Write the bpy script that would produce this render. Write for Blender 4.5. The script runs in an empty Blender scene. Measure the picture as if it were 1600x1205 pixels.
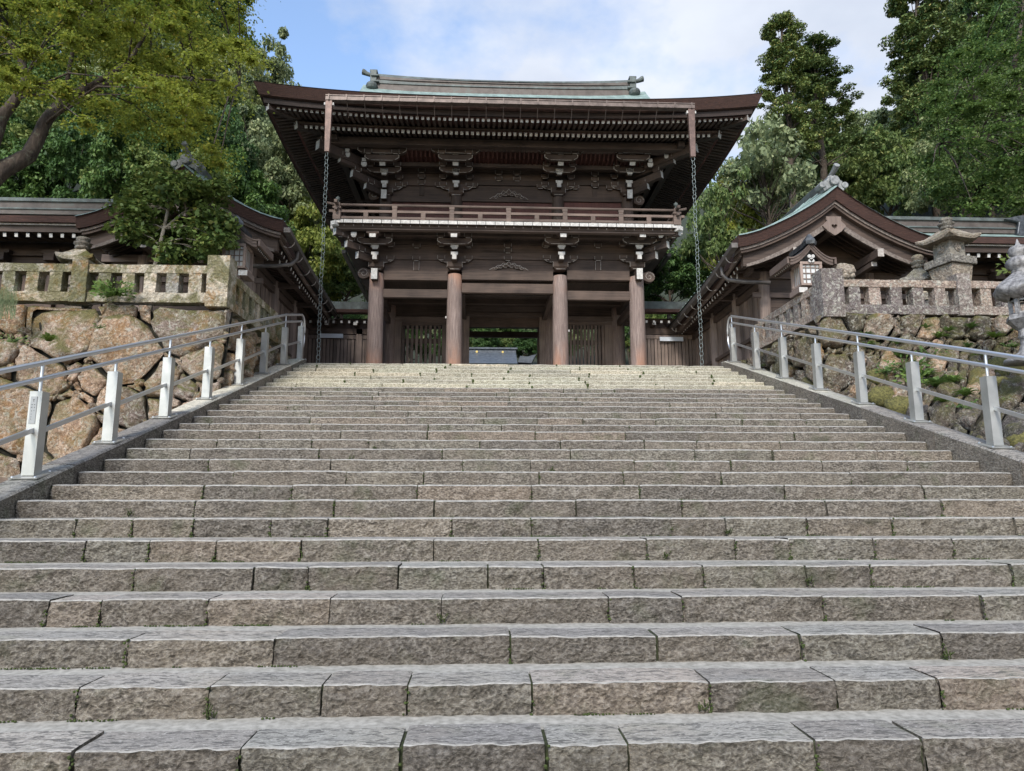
import bpy, math, random
import numpy as np
from math import sin, cos, tan, pi, radians, sqrt, hypot, atan2
from mathutils import Vector, Matrix, noise

rng = random.Random(7)
nr = np.random.default_rng(7)
SC = bpy.context.scene
COL = SC.collection

# ------------------------------------------------------------ camera, sky, sun, exposure
PITCH, YAW, CX, CH, F = 0.16057, 0.04233, -0.3474, 1.2116, 1100.0
cam_d = bpy.data.cameras.new('camera'); cam = bpy.data.objects.new('camera', cam_d); COL.objects.link(cam)
cam.location = (CX, 0, CH)
cam.rotation_euler = (pi/2 + PITCH, 0, -YAW)
cam_d.sensor_fit = 'HORIZONTAL'; cam_d.sensor_width = 36; cam_d.lens = 36*F/1600
cam_d.clip_start = 0.05; cam_d.clip_end = 2000
SC.camera = cam
SUN_EL, SUN_AZ = 38, 196       # degrees; azimuth clockwise from +Y (behind the viewer, a little left)
world = bpy.data.worlds.new("World"); SC.world = world; world.use_nodes = True
wn, wl = world.node_tree.nodes, world.node_tree.links
wn.clear()
wout = wn.new('ShaderNodeOutputWorld'); bg = wn.new('ShaderNodeBackground'); bg2 = wn.new('ShaderNodeBackground'); wmix = wn.new('ShaderNodeMixShader')
sky = wn.new('ShaderNodeTexSky'); sky.sky_type = 'NISHITA'; sky.sun_disc = False
sky.sun_elevation = radians(SUN_EL); sky.sun_rotation = radians(SUN_AZ); sky.air_density = 1.0; sky.dust_density = 0.6; sky.ozone_density = 1.5
wl.new(sky.outputs[0], bg.inputs[0]); bg.inputs[1].default_value = 0.14
tc = wn.new('ShaderNodeTexCoord'); mp = wn.new('ShaderNodeMapping'); mp.inputs['Scale'].default_value = (1, 1, 1.6); mp.inputs['Location'].default_value = (0.35, 0.1, 0.2)
wl.new(tc.outputs['Generated'], mp.inputs[0])
n1 = wn.new('ShaderNodeTexNoise'); n1.inputs['Scale'].default_value = 2.1; n1.inputs['Detail'].default_value = 7; n1.inputs['Roughness'].default_value = 0.55
wl.new(mp.outputs[0], n1.inputs['Vector'])
sx = wn.new('ShaderNodeSeparateXYZ'); wl.new(tc.outputs['Generated'], sx.inputs[0])
ma = wn.new('ShaderNodeMath'); ma.operation = 'MULTIPLY_ADD'; ma.inputs[1].default_value = 0.42; wl.new(sx.outputs[0], ma.inputs[0]); wl.new(n1.outputs[0], ma.inputs[2])
cr = wn.new('ShaderNodeValToRGB'); cr.color_ramp.elements[0].position = 0.455; cr.color_ramp.elements[0].color = (0.06, 0.06, 0.06, 1); cr.color_ramp.elements[1].position = 0.58; cr.color_ramp.elements[1].color = (1, 1, 1, 1)
wl.new(ma.outputs[0], cr.inputs[0])
n2 = wn.new('ShaderNodeTexNoise'); n2.inputs['Scale'].default_value = 2.6; n2.inputs['Detail'].default_value = 6
wl.new(mp.outputs[0], n2.inputs['Vector'])
cr2 = wn.new('ShaderNodeValToRGB'); cr2.color_ramp.elements[0].position = 0.35; cr2.color_ramp.elements[0].color = (0.25, 0.295, 0.385, 1)
cr2.color_ramp.elements[1].position = 0.66; cr2.color_ramp.elements[1].color = (0.46, 0.49, 0.55, 1)
wl.new(n2.outputs[0], cr2.inputs[0]); wl.new(cr2.outputs[0], bg2.inputs[0]); bg2.inputs[1].default_value = 0.78
wl.new(cr.outputs[0], wmix.inputs[0]); wl.new(bg.outputs[0], wmix.inputs[1]); wl.new(bg2.outputs[0], wmix.inputs[2]); wl.new(wmix.outputs[0], wout.inputs[0])
sun_d = bpy.data.lights.new('sun', 'SUN'); sun = bpy.data.objects.new('sun', sun_d); COL.objects.link(sun)
sun_d.energy = 1.5; sun_d.angle = radians(14); sun_d.color = (1.0, 0.94, 0.85)
_a, _e = radians(SUN_AZ), radians(SUN_EL)
sun.rotation_euler = Vector((sin(_a)*cos(_e), cos(_a)*cos(_e), sin(_e))).to_track_quat('Z', 'Y').to_euler()
SC.view_settings.view_transform = 'Standard'; SC.view_settings.look = 'None'; SC.view_settings.gamma = 1
SC.view_settings.use_curve_mapping = False; SC.view_settings.exposure = 1.3
SC.render.engine = 'CYCLES'

# ------------------------------------------------------------ measuring helpers
def ray(px, py):
    a, b = (px-800)/F, -(py-602.5)/F
    y = cos(PITCH) - b*sin(PITCH); z = sin(PITCH) + b*cos(PITCH)
    return Vector((a*cos(YAW)+y*sin(YAW), -a*sin(YAW)+y*cos(YAW), z))
def at(px, py, x=None, y=None, z=None):
    d = ray(px, py); o = Vector((CX, 0, CH))
    if x is not None: t = (x-o.x)/d.x
    elif y is not None: t = y/d.y
    else: t = (z-o.z)/d.z
    return o + d*t
def Z(py, y, px=791): return at(px, py, y=y).z
def X(px, y, py=450): return at(px, py, y=y).x

# ------------------------------------------------------------ materials
def mat(name, base, rough=0.8, metal=0.0, spec=None):
    m = bpy.data.materials.new(name); m.use_nodes = True
    nt = m.node_tree; b = nt.nodes['Principled BSDF']
    b.inputs['Base Color'].default_value = (*base, 1); b.inputs['Roughness'].default_value = rough; b.inputs['Metallic'].default_value = metal
    if spec is not None: b.inputs['Specular IOR Level'].default_value = spec
    return m
class NT:
    def __init__(s, m):
        s.m = m; s.nt = m.node_tree; s.b = s.nt.nodes['Principled BSDF']
        g = s.nt.nodes.new('ShaderNodeNewGeometry'); s.pos = g.outputs['Position']; s.geo = g; s.nor = g.outputs['Normal']
        s.col = None
    def n(s, t, **k):
        x = s.nt.nodes.new(t)
        for a, v in k.items(): setattr(x, a, v)
        return x
    def L(s, a, b): s.nt.links.new(a, b)
    def scaled(s, sc, src=None):
        v = s.n('ShaderNodeVectorMath', operation='MULTIPLY'); s.L(src or s.pos, v.inputs[0]); v.inputs[1].default_value = sc if isinstance(sc, tuple) else (sc,)*3
        return v.outputs[0]
    def noise(s, sc, detail=4, rough=0.55, dist=0.0, off=0.0):
        x = s.n('ShaderNodeTexNoise'); x.inputs['Scale'].default_value = 1; x.inputs['Detail'].default_value = detail; x.inputs['Roughness'].default_value = rough; x.inputs['Distortion'].default_value = dist
        v = s.scaled(sc)
        if off:
            w = s.n('ShaderNodeVectorMath', operation='ADD'); s.L(v, w.inputs[0]); w.inputs[1].default_value = (off, off*1.3, off*.7); v = w.outputs[0]
        s.L(v, x.inputs['Vector']); return x.outputs[0]
    def vor(s, sc, feature='F1'):
        x = s.n('ShaderNodeTexVoronoi', feature=feature); x.inputs['Scale'].default_value = 1; s.L(s.scaled(sc), x.inputs['Vector']); return x.outputs[0]
    def ramp(s, v, stops, interp='LINEAR'):
        r = s.n('ShaderNodeValToRGB'); r.color_ramp.interpolation = interp
        e = r.color_ramp.elements
        while len(e) < len(stops): e.new(0.5)
        for i, (p, c) in enumerate(stops):
            e[i].position = p; e[i].color = (*c, 1) if isinstance(c, tuple) else (c, c, c, 1)
        s.L(v, r.inputs[0]); return r.outputs[0]
    def mix(s, f, a, b, mode='MIX'):
        x = s.n('ShaderNodeMixRGB', blend_type=mode)
        for i, v in enumerate((f, a, b)):
            if isinstance(v, (int, float)): x.inputs[i].default_value = v if i == 0 else (v, v, v, 1)
            elif isinstance(v, tuple): x.inputs[i].default_value = (*v, 1)
            else: s.L(v, x.inputs[i])
        return x.outputs[0]
    def math(s, op, a, b=0.0):
        x = s.n('ShaderNodeMath', operation=op)
        for i, v in enumerate((a, b)):
            if isinstance(v, (int, float)): x.inputs[i].default_value = v
            else: s.L(v, x.inputs[i])
        return x.outputs[0]
    def up(s):
        x = s.n('ShaderNodeSeparateXYZ'); s.L(s.nor, x.inputs[0]); return x.outputs[2]
    def objrand(s):
        return s.n('ShaderNodeObjectInfo').outputs['Random']
    def color(s, c): s.L(c, s.b.inputs['Base Color'])
    def rough(s, c): s.L(c, s.b.inputs['Roughness'])
    def bump(s, h, strength=0.5, dist=0.02):
        x = s.n('ShaderNodeBump'); x.inputs['Strength'].default_value = strength; x.inputs['Distance'].default_value = dist
        s.L(h, x.inputs['Height']); s.L(x.outputs[0], s.b.inputs['Normal'])

def wood(name, dark, light, along='x', sc=1.0, bump=0.35, redpatch=None, rough=0.75):
    m = mat(name, dark, rough); t = NT(m)
    s = {'x': (1.2, 28, 28), 'y': (28, 1.2, 28), 'z': (28, 28, 1.2)}[along]
    g = t.noise(tuple(v*sc for v in s), 5, .6)
    c = t.ramp(g, [(.32, dark), (.7, light)])
    big = t.noise(1.3, 3)
    c = t.mix(t.ramp(big, [(.35, 0.0), (.7, .55)]), c, tuple(min(1, v*1.5) for v in light))
    r = t.objrand(); c = t.mix(1.0, c, t.ramp(r, [(0, .72), (1, 1.25)]), 'MULTIPLY')
    if redpatch:
        p = t.noise((2.2, 2.2, 1.1), 4, .6, .3, off=3.1)
        c = t.mix(t.ramp(p, [(.52, 0.0), (.64, .8)]), c, redpatch)
    t.color(c); t.bump(g, bump, .01); return m

MW = {}
MW['wood_x'] = wood('dark_wood_across', (.024, .015, .0115), (.082, .056, .043), 'x')
MW['eave_dark'] = wood('shade_painted_eave_wood', (.010, .006, .005), (.030, .019, .016), 'x')  # near-black: the shade under the gutter is painted into this wood
MW['wood_y'] = wood('dark_wood_deep', (.022, .014, .011), (.072, .049, .038), 'y')
MW['wood_z'] = wood('dark_wood_upright', (.024, .015, .0115), (.082, .056, .043), 'z')
MW['wood_red'] = wood('reddish_wood', (.038, .014, .011), (.105, .040, .031), 'z')
MW['wood_pale'] = wood('weathered_pale_wood', (.13, .095, .078), (.26, .20, .17), 'z')
MW['wood_rail'] = wood('weathered_rail_wood', (.055, .038, .031), (.145, .106, .087), 'x')
MW['wood_slat'] = wood('weathered_slat_wood', (.080, .058, .050), (.19, .145, .12), 'z')
def column_mat():
    m = mat('weathered_column_wood', (.2, .15, .13), .8); t = NT(m)
    g = t.noise((40, 40, 2.0), 6, .65)
    c = t.ramp(g, [(.3, (.115, .082, .072)), (.55, (.23, .175, .155)), (.75, (.36, .29, .26))])
    sp = t.noise(34, 3, .7, off=5); c = t.mix(t.ramp(sp, [(.62, 0.0), (.7, .5)]), c, (.47, .41, .37))
    p = t.noise((1.3, 1.3, .55), 3, .6, .2, off=2.4)
    sz = t.n('ShaderNodeSeparateXYZ'); t.L(t.pos, sz.inputs[0])
    z1 = t.n('ShaderNodeMapRange'); t.L(sz.outputs[2], z1.inputs[0]); z1.inputs[1].default_value = 6.5; z1.inputs[2].default_value = 5.7
    z2 = t.n('ShaderNodeMapRange'); t.L(sz.outputs[2], z2.inputs[0]); z2.inputs[1].default_value = 8.0; z2.inputs[2].default_value = 8.6
    zz = t.math('MAXIMUM', z1.outputs[0], z2.outputs[0])
    f = t.math('MULTIPLY', zz, t.ramp(p, [(.45, 0.0), (.58, .55)]))
    c = t.mix(f, c, (.40, .20, .12))
    t.color(c); t.bump(g, .5, .012); return m
MW['column'] = column_mat()
def flat_noise(name, a, b, sc=8, rough=.7, metal=0, bump=.15):
    m = mat(name, a, rough, metal); t = NT(m); g = t.noise(sc, 5, .6); t.color(t.ramp(g, [(.35, a), (.68, b)])); t.bump(g, bump, .01); return m
MW['white'] = flat_noise('chalk_white_paint', (.40, .39, .37), (.64, .625, .60), 14, .7)
MW['outline'] = flat_noise('worn_pale_edge_paint', (.26, .23, .205), (.52, .48, .44), 20, .8)
MW['gutter'] = flat_noise('brown_copper_gutter', (.085, .064, .055), (.175, .135, .118), 6, .5, .3)
MW['downpipe'] = flat_noise('reddish_copper_pipe', (.10, .065, .055), (.19, .125, .105), 7, .5, .3)
MW['chain'] = flat_noise('verdigris_chain', (.20, .24, .24), (.40, .46, .45), 10, .5, .5)
MW['grey_gutter'] = flat_noise('dull_grey_gutter', (.075, .066, .06), (.14, .125, .115), 5, .5, .3)
MW['sign'] = mat('pale_sign_board', (.56, .60, .66), .5)
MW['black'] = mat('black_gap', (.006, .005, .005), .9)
MW['gold'] = mat('gold_crest', (.80, .60, .20), .35, .8)
MW['paper'] = mat('lantern_paper', (.58, .60, .60), .8)
MW['tile_grey'] = flat_noise('weathered_grey_tile', (.13, .14, .14), (.34, .35, .345), 9, .6, .2)
MW['verd_dark'] = flat_noise('dark_metal', (.05, .055, .06), (.14, .15, .16), 9, .45, .7)

def copper(name, a, b, c3, seam=None):
    m = mat(name, a, .6, .15); t = NT(m)
    g = t.noise(3.5, 6, .65, .4)
    c = t.ramp(g, [(.3, a), (.55, b), (.78, c3)])
    g2 = t.noise((24, 24, 3), 3, .6, off=7)
    c = t.mix(t.ramp(g2, [(.45, 0.0), (.75, .35)]), c, (.09, .075, .065))
    t.color(c); t.bump(g2, .2, .01); return m
MW['copper'] = copper('green_copper_patina', (.15, .21, .195), (.26, .35, .325), (.38, .47, .445))
MW['copper_dark'] = copper('dark_copper', (.050, .058, .056), (.10, .12, .115), (.17, .21, .20))
MW['copper_brown'] = copper('brown_green_copper', (.055, .044, .038), (.105, .086, .075), (.095, .115, .105))
def bark():
    m = mat('layered_bark_edge', (.08, .035, .025), .9); t = NT(m)
    g = t.noise((6, 6, 90), 5, .7); g3 = t.noise(30, 4, .7, off=3)
    c = t.ramp(g, [(.3, (.022, .012, .010)), (.6, (.075, .036, .027)), (.8, (.16, .075, .048))])
    c = t.mix(t.ramp(g3, [(.5, 0.0), (.75, .5)]), c, (.03, .018, .015))
    t.color(c); t.bump(g, .8, .02); return m
MW['bark'] = bark()

def stone_step(name, riser, cols, moss=.5, bs=1.0, speck=False):
    m = mat(name, cols[0], .9, spec=.2); t = NT(m)
    if riser:
        w = t.noise((13, 13, 24), 5, .6, 1.2)
        v = t.vor((36, 36, 52)); n3 = t.noise((52, 52, 80), 6, .72, .8, off=3)
        h = t.math('ADD', t.math('MULTIPLY', n3, .8), t.math('MULTIPLY', w, .9))
        h = t.math('ADD', h, t.math('MULTIPLY', v, .35))
    else:
        w = t.noise((9, 34, 10), 5, .65, .8)
        n3 = t.noise((60, 130, 60), 5, .75, .3, off=3)
        h = t.math('ADD', t.math('MULTIPLY', w, .5), t.math('MULTIPLY', n3, .5))
    c = t.ramp(t.math('MULTIPLY', h, .7) if riser else n3, [((.60 if riser else .28), cols[0]), ((.72 if riser else .48), cols[1]), ((.86 if riser else .7), cols[2])])
    big = t.noise(1.7, 4, .6, off=9)
    c = t.mix(t.ramp(big, [(.42, 0.0), (.68, .45)]), c, cols[3])
    c = t.mix(1.0, c, t.ramp(t.objrand(), [(0, (.76, .75, .74)), (.25, (.90, .87, .83)), (.5, (1.0, .97, .93)), (.7, (.97, .98, .93)), (.85, (1.14, 1.04, .96)), (1, (1.16, 1.12, 1.05))]), 'MULTIPLY')
    if not riser:
        d = t.noise((10, 34, 12), 5, .6, 1.4, off=11); c = t.mix(t.ramp(d, [(.50, 0.0), (.57, .8)]), c, tuple(v*.5 for v in cols[0]))
        d2 = t.noise((40, 70, 40), 4, .7, 0, off=15); c = t.mix(t.ramp(d2, [(.6, 0.0), (.66, .6)]), c, (.62, .60, .55))
    else:
        st = t.noise((2.2, 2.2, 5), 4, .6, .5, off=21); c = t.mix(t.ramp(st, [(.56, 0.0), (.70, .4)]), c, tuple(v*.5 for v in cols[0]))
        ed = t.noise((60, 60, 70), 3, .7, 0, off=6); c = t.mix(t.ramp(ed, [(.62, 0.0), (.7, .5)]), c, (.50, .47, .42))
    if moss:
        mm = t.noise(2.6, 5, .6, .3, off=14); c = t.mix(t.math('MULTIPLY', t.ramp(mm, [(.56, 0.0), (.7, .7)]), moss), c, (.10, .13, .055))
    if speck:
        k = t.noise(60, 4, .75, off=2); c = t.mix(t.ramp(k, [(.53, 0.0), (.60, .85)]), c, (.17, .16, .12))
    t.color(c); t.bump(h, (1.0 if riser else .4)*bs, .055 if riser else .014); return m
MW['riser'] = stone_step('hewn_step_stone_face', True, [(.125, .112, .097), (.265, .238, .205), (.46, .425, .375), (.30, .26, .215)], .5)
MW['tread'] = stone_step('worn_step_stone_top', False, [(.17, .163, .152), (.31, .30, .285), (.50, .485, .465), (.34, .305, .26)], .25)
MW['riser_top'] = stone_step('yellow_granite_face', True, [(.24, .225, .175), (.46, .44, .36), (.68, .66, .56), (.50, .465, .37)], .3, .7, True)
MW['tread_top'] = stone_step('yellow_granite_top', False, [(.38, .36, .30), (.56, .54, .46), (.68, .66, .57), (.56, .53, .44)], .2, .7)
MW['gap_dark'] = flat_noise('dark_earth_gap', (.008, .007, .005), (.03, .028, .016), 12, .95, 0, .4)
MW['arris'] = flat_noise('worn_pale_edge_stone', (.22, .21, .19), (.40, .385, .35), 18, .9, 0, .4)
MW['mortar'] = flat_noise('pale_mortar', (.25, .24, .21), (.44, .42, .375), 22, .9, 0, .3)
MW['joint'] = flat_noise('mossy_dark_joint', (.018, .022, .010), (.05, .065, .022), 20, .95, 0, .3)
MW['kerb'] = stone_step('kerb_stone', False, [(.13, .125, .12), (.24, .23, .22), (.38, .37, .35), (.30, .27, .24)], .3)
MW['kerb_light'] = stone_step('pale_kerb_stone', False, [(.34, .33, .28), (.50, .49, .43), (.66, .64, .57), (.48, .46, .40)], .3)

def boulder(name, cols, mossamt, lichen, ochre, sidemoss=.25):
    m = mat(name, cols[0], .9); t = NT(m)
    f = t.noise(12, 9, .75, .9); g = t.noise(48, 4, .7, .2, off=4); v = t.vor(15)
    c = t.ramp(t.math('ADD', t.math('MULTIPLY', f, .6), t.math('MULTIPLY', g, .4)), [(.38, cols[0]), (.5, cols[1]), (.60, cols[2])])
    c = t.mix(1.0, c, t.ramp(t.objrand(), [(0, (.55, .54, .56)), (.4, (.95, .92, .88)), (.75, (1.15, 1.0, .84)), (1, (1.3, 1.18, 1.08))]), 'MULTIPLY')
    o = t.noise(2.1, 6, .65, .5, off=8); c = t.mix(t.ramp(o, [(.5, 0.0), (.62, ochre)]), c, (.30, .155, .045))
    l = t.noise(9, 8, .8, 1.0, off=12); c = t.mix(t.ramp(l, [(.53, 0.0), (.575, lichen)]), c, (.50, .49, .42))
    ms = t.noise(2.4, 6, .7, .5, off=17)
    u = t.math('MULTIPLY', t.ramp(t.up(), [(.05, sidemoss), (.6, 1.0)]), t.ramp(ms, [(.42, 0.0), (.55, 1.0)]))
    c = t.mix(t.math('MULTIPLY', u, mossamt), c, t.ramp(g, [(.3, (.045, .05, .012)), (.7, (.16, .15, .035))]))
    t.color(c); t.bump(t.math('ADD', t.math('MULTIPLY', f, 1.1), t.math('MULTIPLY', v, .5)), .9, .07); return m
MW['boulder_warm'] = boulder('warm_granite_boulder', [(.11, .078, .060), (.34, .26, .205), (.64, .56, .49)], .9, .75, .6)
MW['boulder_cool'] = boulder('dusky_granite_boulder', [(.035, .029, .025), (.115, .095, .080), (.30, .265, .235)], .8, .7, .15, .35)
MW['boulder_dark'] = boulder('dark_low_boulder', [(.022, .021, .022), (.08, .074, .073), (.20, .18, .175)], .6, .35, .06)  # darkest boulder tone, for low stones on the right slope
MW['fence_warm'] = boulder('mossy_fence_granite', [(.26, .25, .21), (.46, .44, .38), (.66, .64, .58)], .98, .8, .85, .8)
MW['fence_cool'] = boulder('lichened_fence_granite', [(.12, .095, .09), (.29, .245, .23), (.56, .52, .48)], .35, .85, .05)
MW['lantern_stone'] = boulder('grey_lantern_stone', [(.12, .11, .10), (.26, .245, .225), (.45, .43, .39)], .4, .5, 0.05)
MW['lantern_pale'] = boulder('pale_lantern_stone', [(.30, .29, .24), (.46, .44, .37), (.58, .56, .48)], .1, .2, .1)
MW['joint_moss'] = flat_noise('joint_moss', (.022, .030, .008), (.07, .10, .02), 40, .95, 0, .6)
MW['moss'] = flat_noise('moss_cushion', (.045, .045, .015), (.17, .155, .05), 26, .95, 0, 1.0)
MW['soil'] = flat_noise('dry_leaf_litter', (.10, .065, .04), (.26, .18, .12), 16, .95, 0, .8)
MW['ground'] = flat_noise('dark_undergrowth', (.012, .016, .008), (.04, .05, .02), 3, .95, 0, .5)
MW['gravel'] = flat_noise('pale_gravel', (.30, .285, .25), (.48, .46, .41), 30, .95, 0, .6)
def steel():
    m = mat('brushed_steel', (.60, .61, .62), .35, .85); t = NT(m); g = t.noise((60, 60, 2), 3)
    t.rough(t.ramp(g, [(.3, .28), (.7, .45)])); return m
MW['steel'] = steel()
MW['steel_tube'] = mat('polished_steel_tube', (.68, .69, .70), .36, .8)
MW['lath'] = flat_noise('worn_brown_lath', (.10, .08, .068), (.24, .20, .175), 20, .8)
MW['steel_flat'] = flat_noise('matt_steel_sheet', (.36, .365, .345), (.50, .50, .475), 3, .40, .55, .05)
MW['plate'] = mat('grey_name_plate', (.30, .31, .31), .5, .4)
MW['ink'] = mat('black_lettering', (.02, .02, .02), .6)
MW['bronze'] = flat_noise('aged_bronze', (.12, .115, .115), (.38, .37, .365), 14, .65, .12, .9)
MW['blue_roof'] = flat_noise('blue_grey_roof', (.055, .068, .085), (.115, .135, .16), 5, .5, .1)
def barkmat(name, a, b):
    m = mat(name, a, .9); t = NT(m); g = t.noise((14, 14, 3), 6, .7, .5); c = t.ramp(g, [(.35, a), (.65, b)])
    l = t.noise(5, 5, .7, .3, off=3); c = t.mix(t.ramp(l, [(.55, 0.0), (.68, .6)]), c, (.22, .23, .17)); t.color(c); t.bump(g, .8, .04); return m
MW['trunk'] = barkmat('dark_tree_bark', (.028, .020, .015), (.095, .072, .055))
MW['trunk_pale'] = barkmat('pale_tree_bark', (.16, .14, .11), (.36, .32, .26))
def leaf(name, cols, trans=.35, sc=.45):
    m = bpy.data.materials.new(name); m.use_nodes = True; t = NT(m); nt = m.node_tree
    r = t.geo.outputs['Random Per Island']
    c = t.ramp(r, [(0, cols[0]), (.45, cols[1]), (.85, cols[2]), (1, cols[3])])
    big = t.noise(sc, 4, .6); c = t.mix(t.ramp(big, [(.35, .0), (.66, .75)]), c, cols[2])
    c = t.mix(1.0, c, t.ramp(t.objrand(), [(0, (.82, .88, .9)), (.5, (1.05, 1.05, 1.05)), (1, (1.35, 1.25, 1.0))]), 'MULTIPLY')
    t.color(c); t.b.inputs['Roughness'].default_value = .55; t.b.inputs['Specular IOR Level'].default_value = .3
    tr = t.n('ShaderNodeBsdfTranslucent'); t.L(c, tr.inputs[0]); mx = t.n('ShaderNodeMixShader'); mx.inputs[0].default_value = trans
    out = nt.nodes['Material Output']; t.L(t.b.outputs[0], mx.inputs[1]); t.L(tr.outputs[0], mx.inputs[2]); t.L(mx.outputs[0], out.inputs[0]); return m
ML = {
 'deep': leaf('deep_green_maple_leaves', [(0.030, 0.068, 0.021), (0.061, 0.120, 0.031), (0.115, 0.182, 0.044), (0.189, 0.234, 0.058)], .4, .6),
 'maple': leaf('maple_leaves', [(0.073, 0.121, 0.022), (0.142, 0.199, 0.035), (0.241, 0.281, 0.048), (0.361, 0.296, 0.056)], .5, .5),
 'dark': leaf('dark_evergreen_leaves', [(0.020, 0.048, 0.016), (0.047, 0.105, 0.030), (0.092, 0.168, 0.047), (0.150, 0.229, 0.066)], .25),
 'mid': leaf('mid_green_leaves', [(0.049, 0.091, 0.029), (0.107, 0.176, 0.052), (0.199, 0.256, 0.082), (0.314, 0.322, 0.116)], .35),
 'grey': leaf('grey_green_leaves', [(0.073, 0.109, 0.059), (0.155, 0.210, 0.109), (0.275, 0.324, 0.167), (0.440, 0.448, 0.268)], .3),
 'yellow': leaf('yellow_green_leaves', [(0.078, 0.119, 0.026), (0.157, 0.214, 0.046), (0.261, 0.297, 0.065), (0.392, 0.333, 0.078)], .4),
 'cedar': leaf('cedar_needles', [(0.033, 0.072, 0.031), (0.080, 0.140, 0.048), (0.170, 0.216, 0.066), (0.339, 0.281, 0.105)], .15),
 'bush': leaf('glossy_bush_leaves', [(0.026, 0.054, 0.020), (0.064, 0.122, 0.035), (0.139, 0.198, 0.055), (0.276, 0.270, 0.080)], .25, 1.6),
 'fern': leaf('fern_fronds', [(.035, .07, .016), (.07, .14, .03), (.12, .20, .05), (.20, .24, .07)], .35, 2),
}
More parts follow.
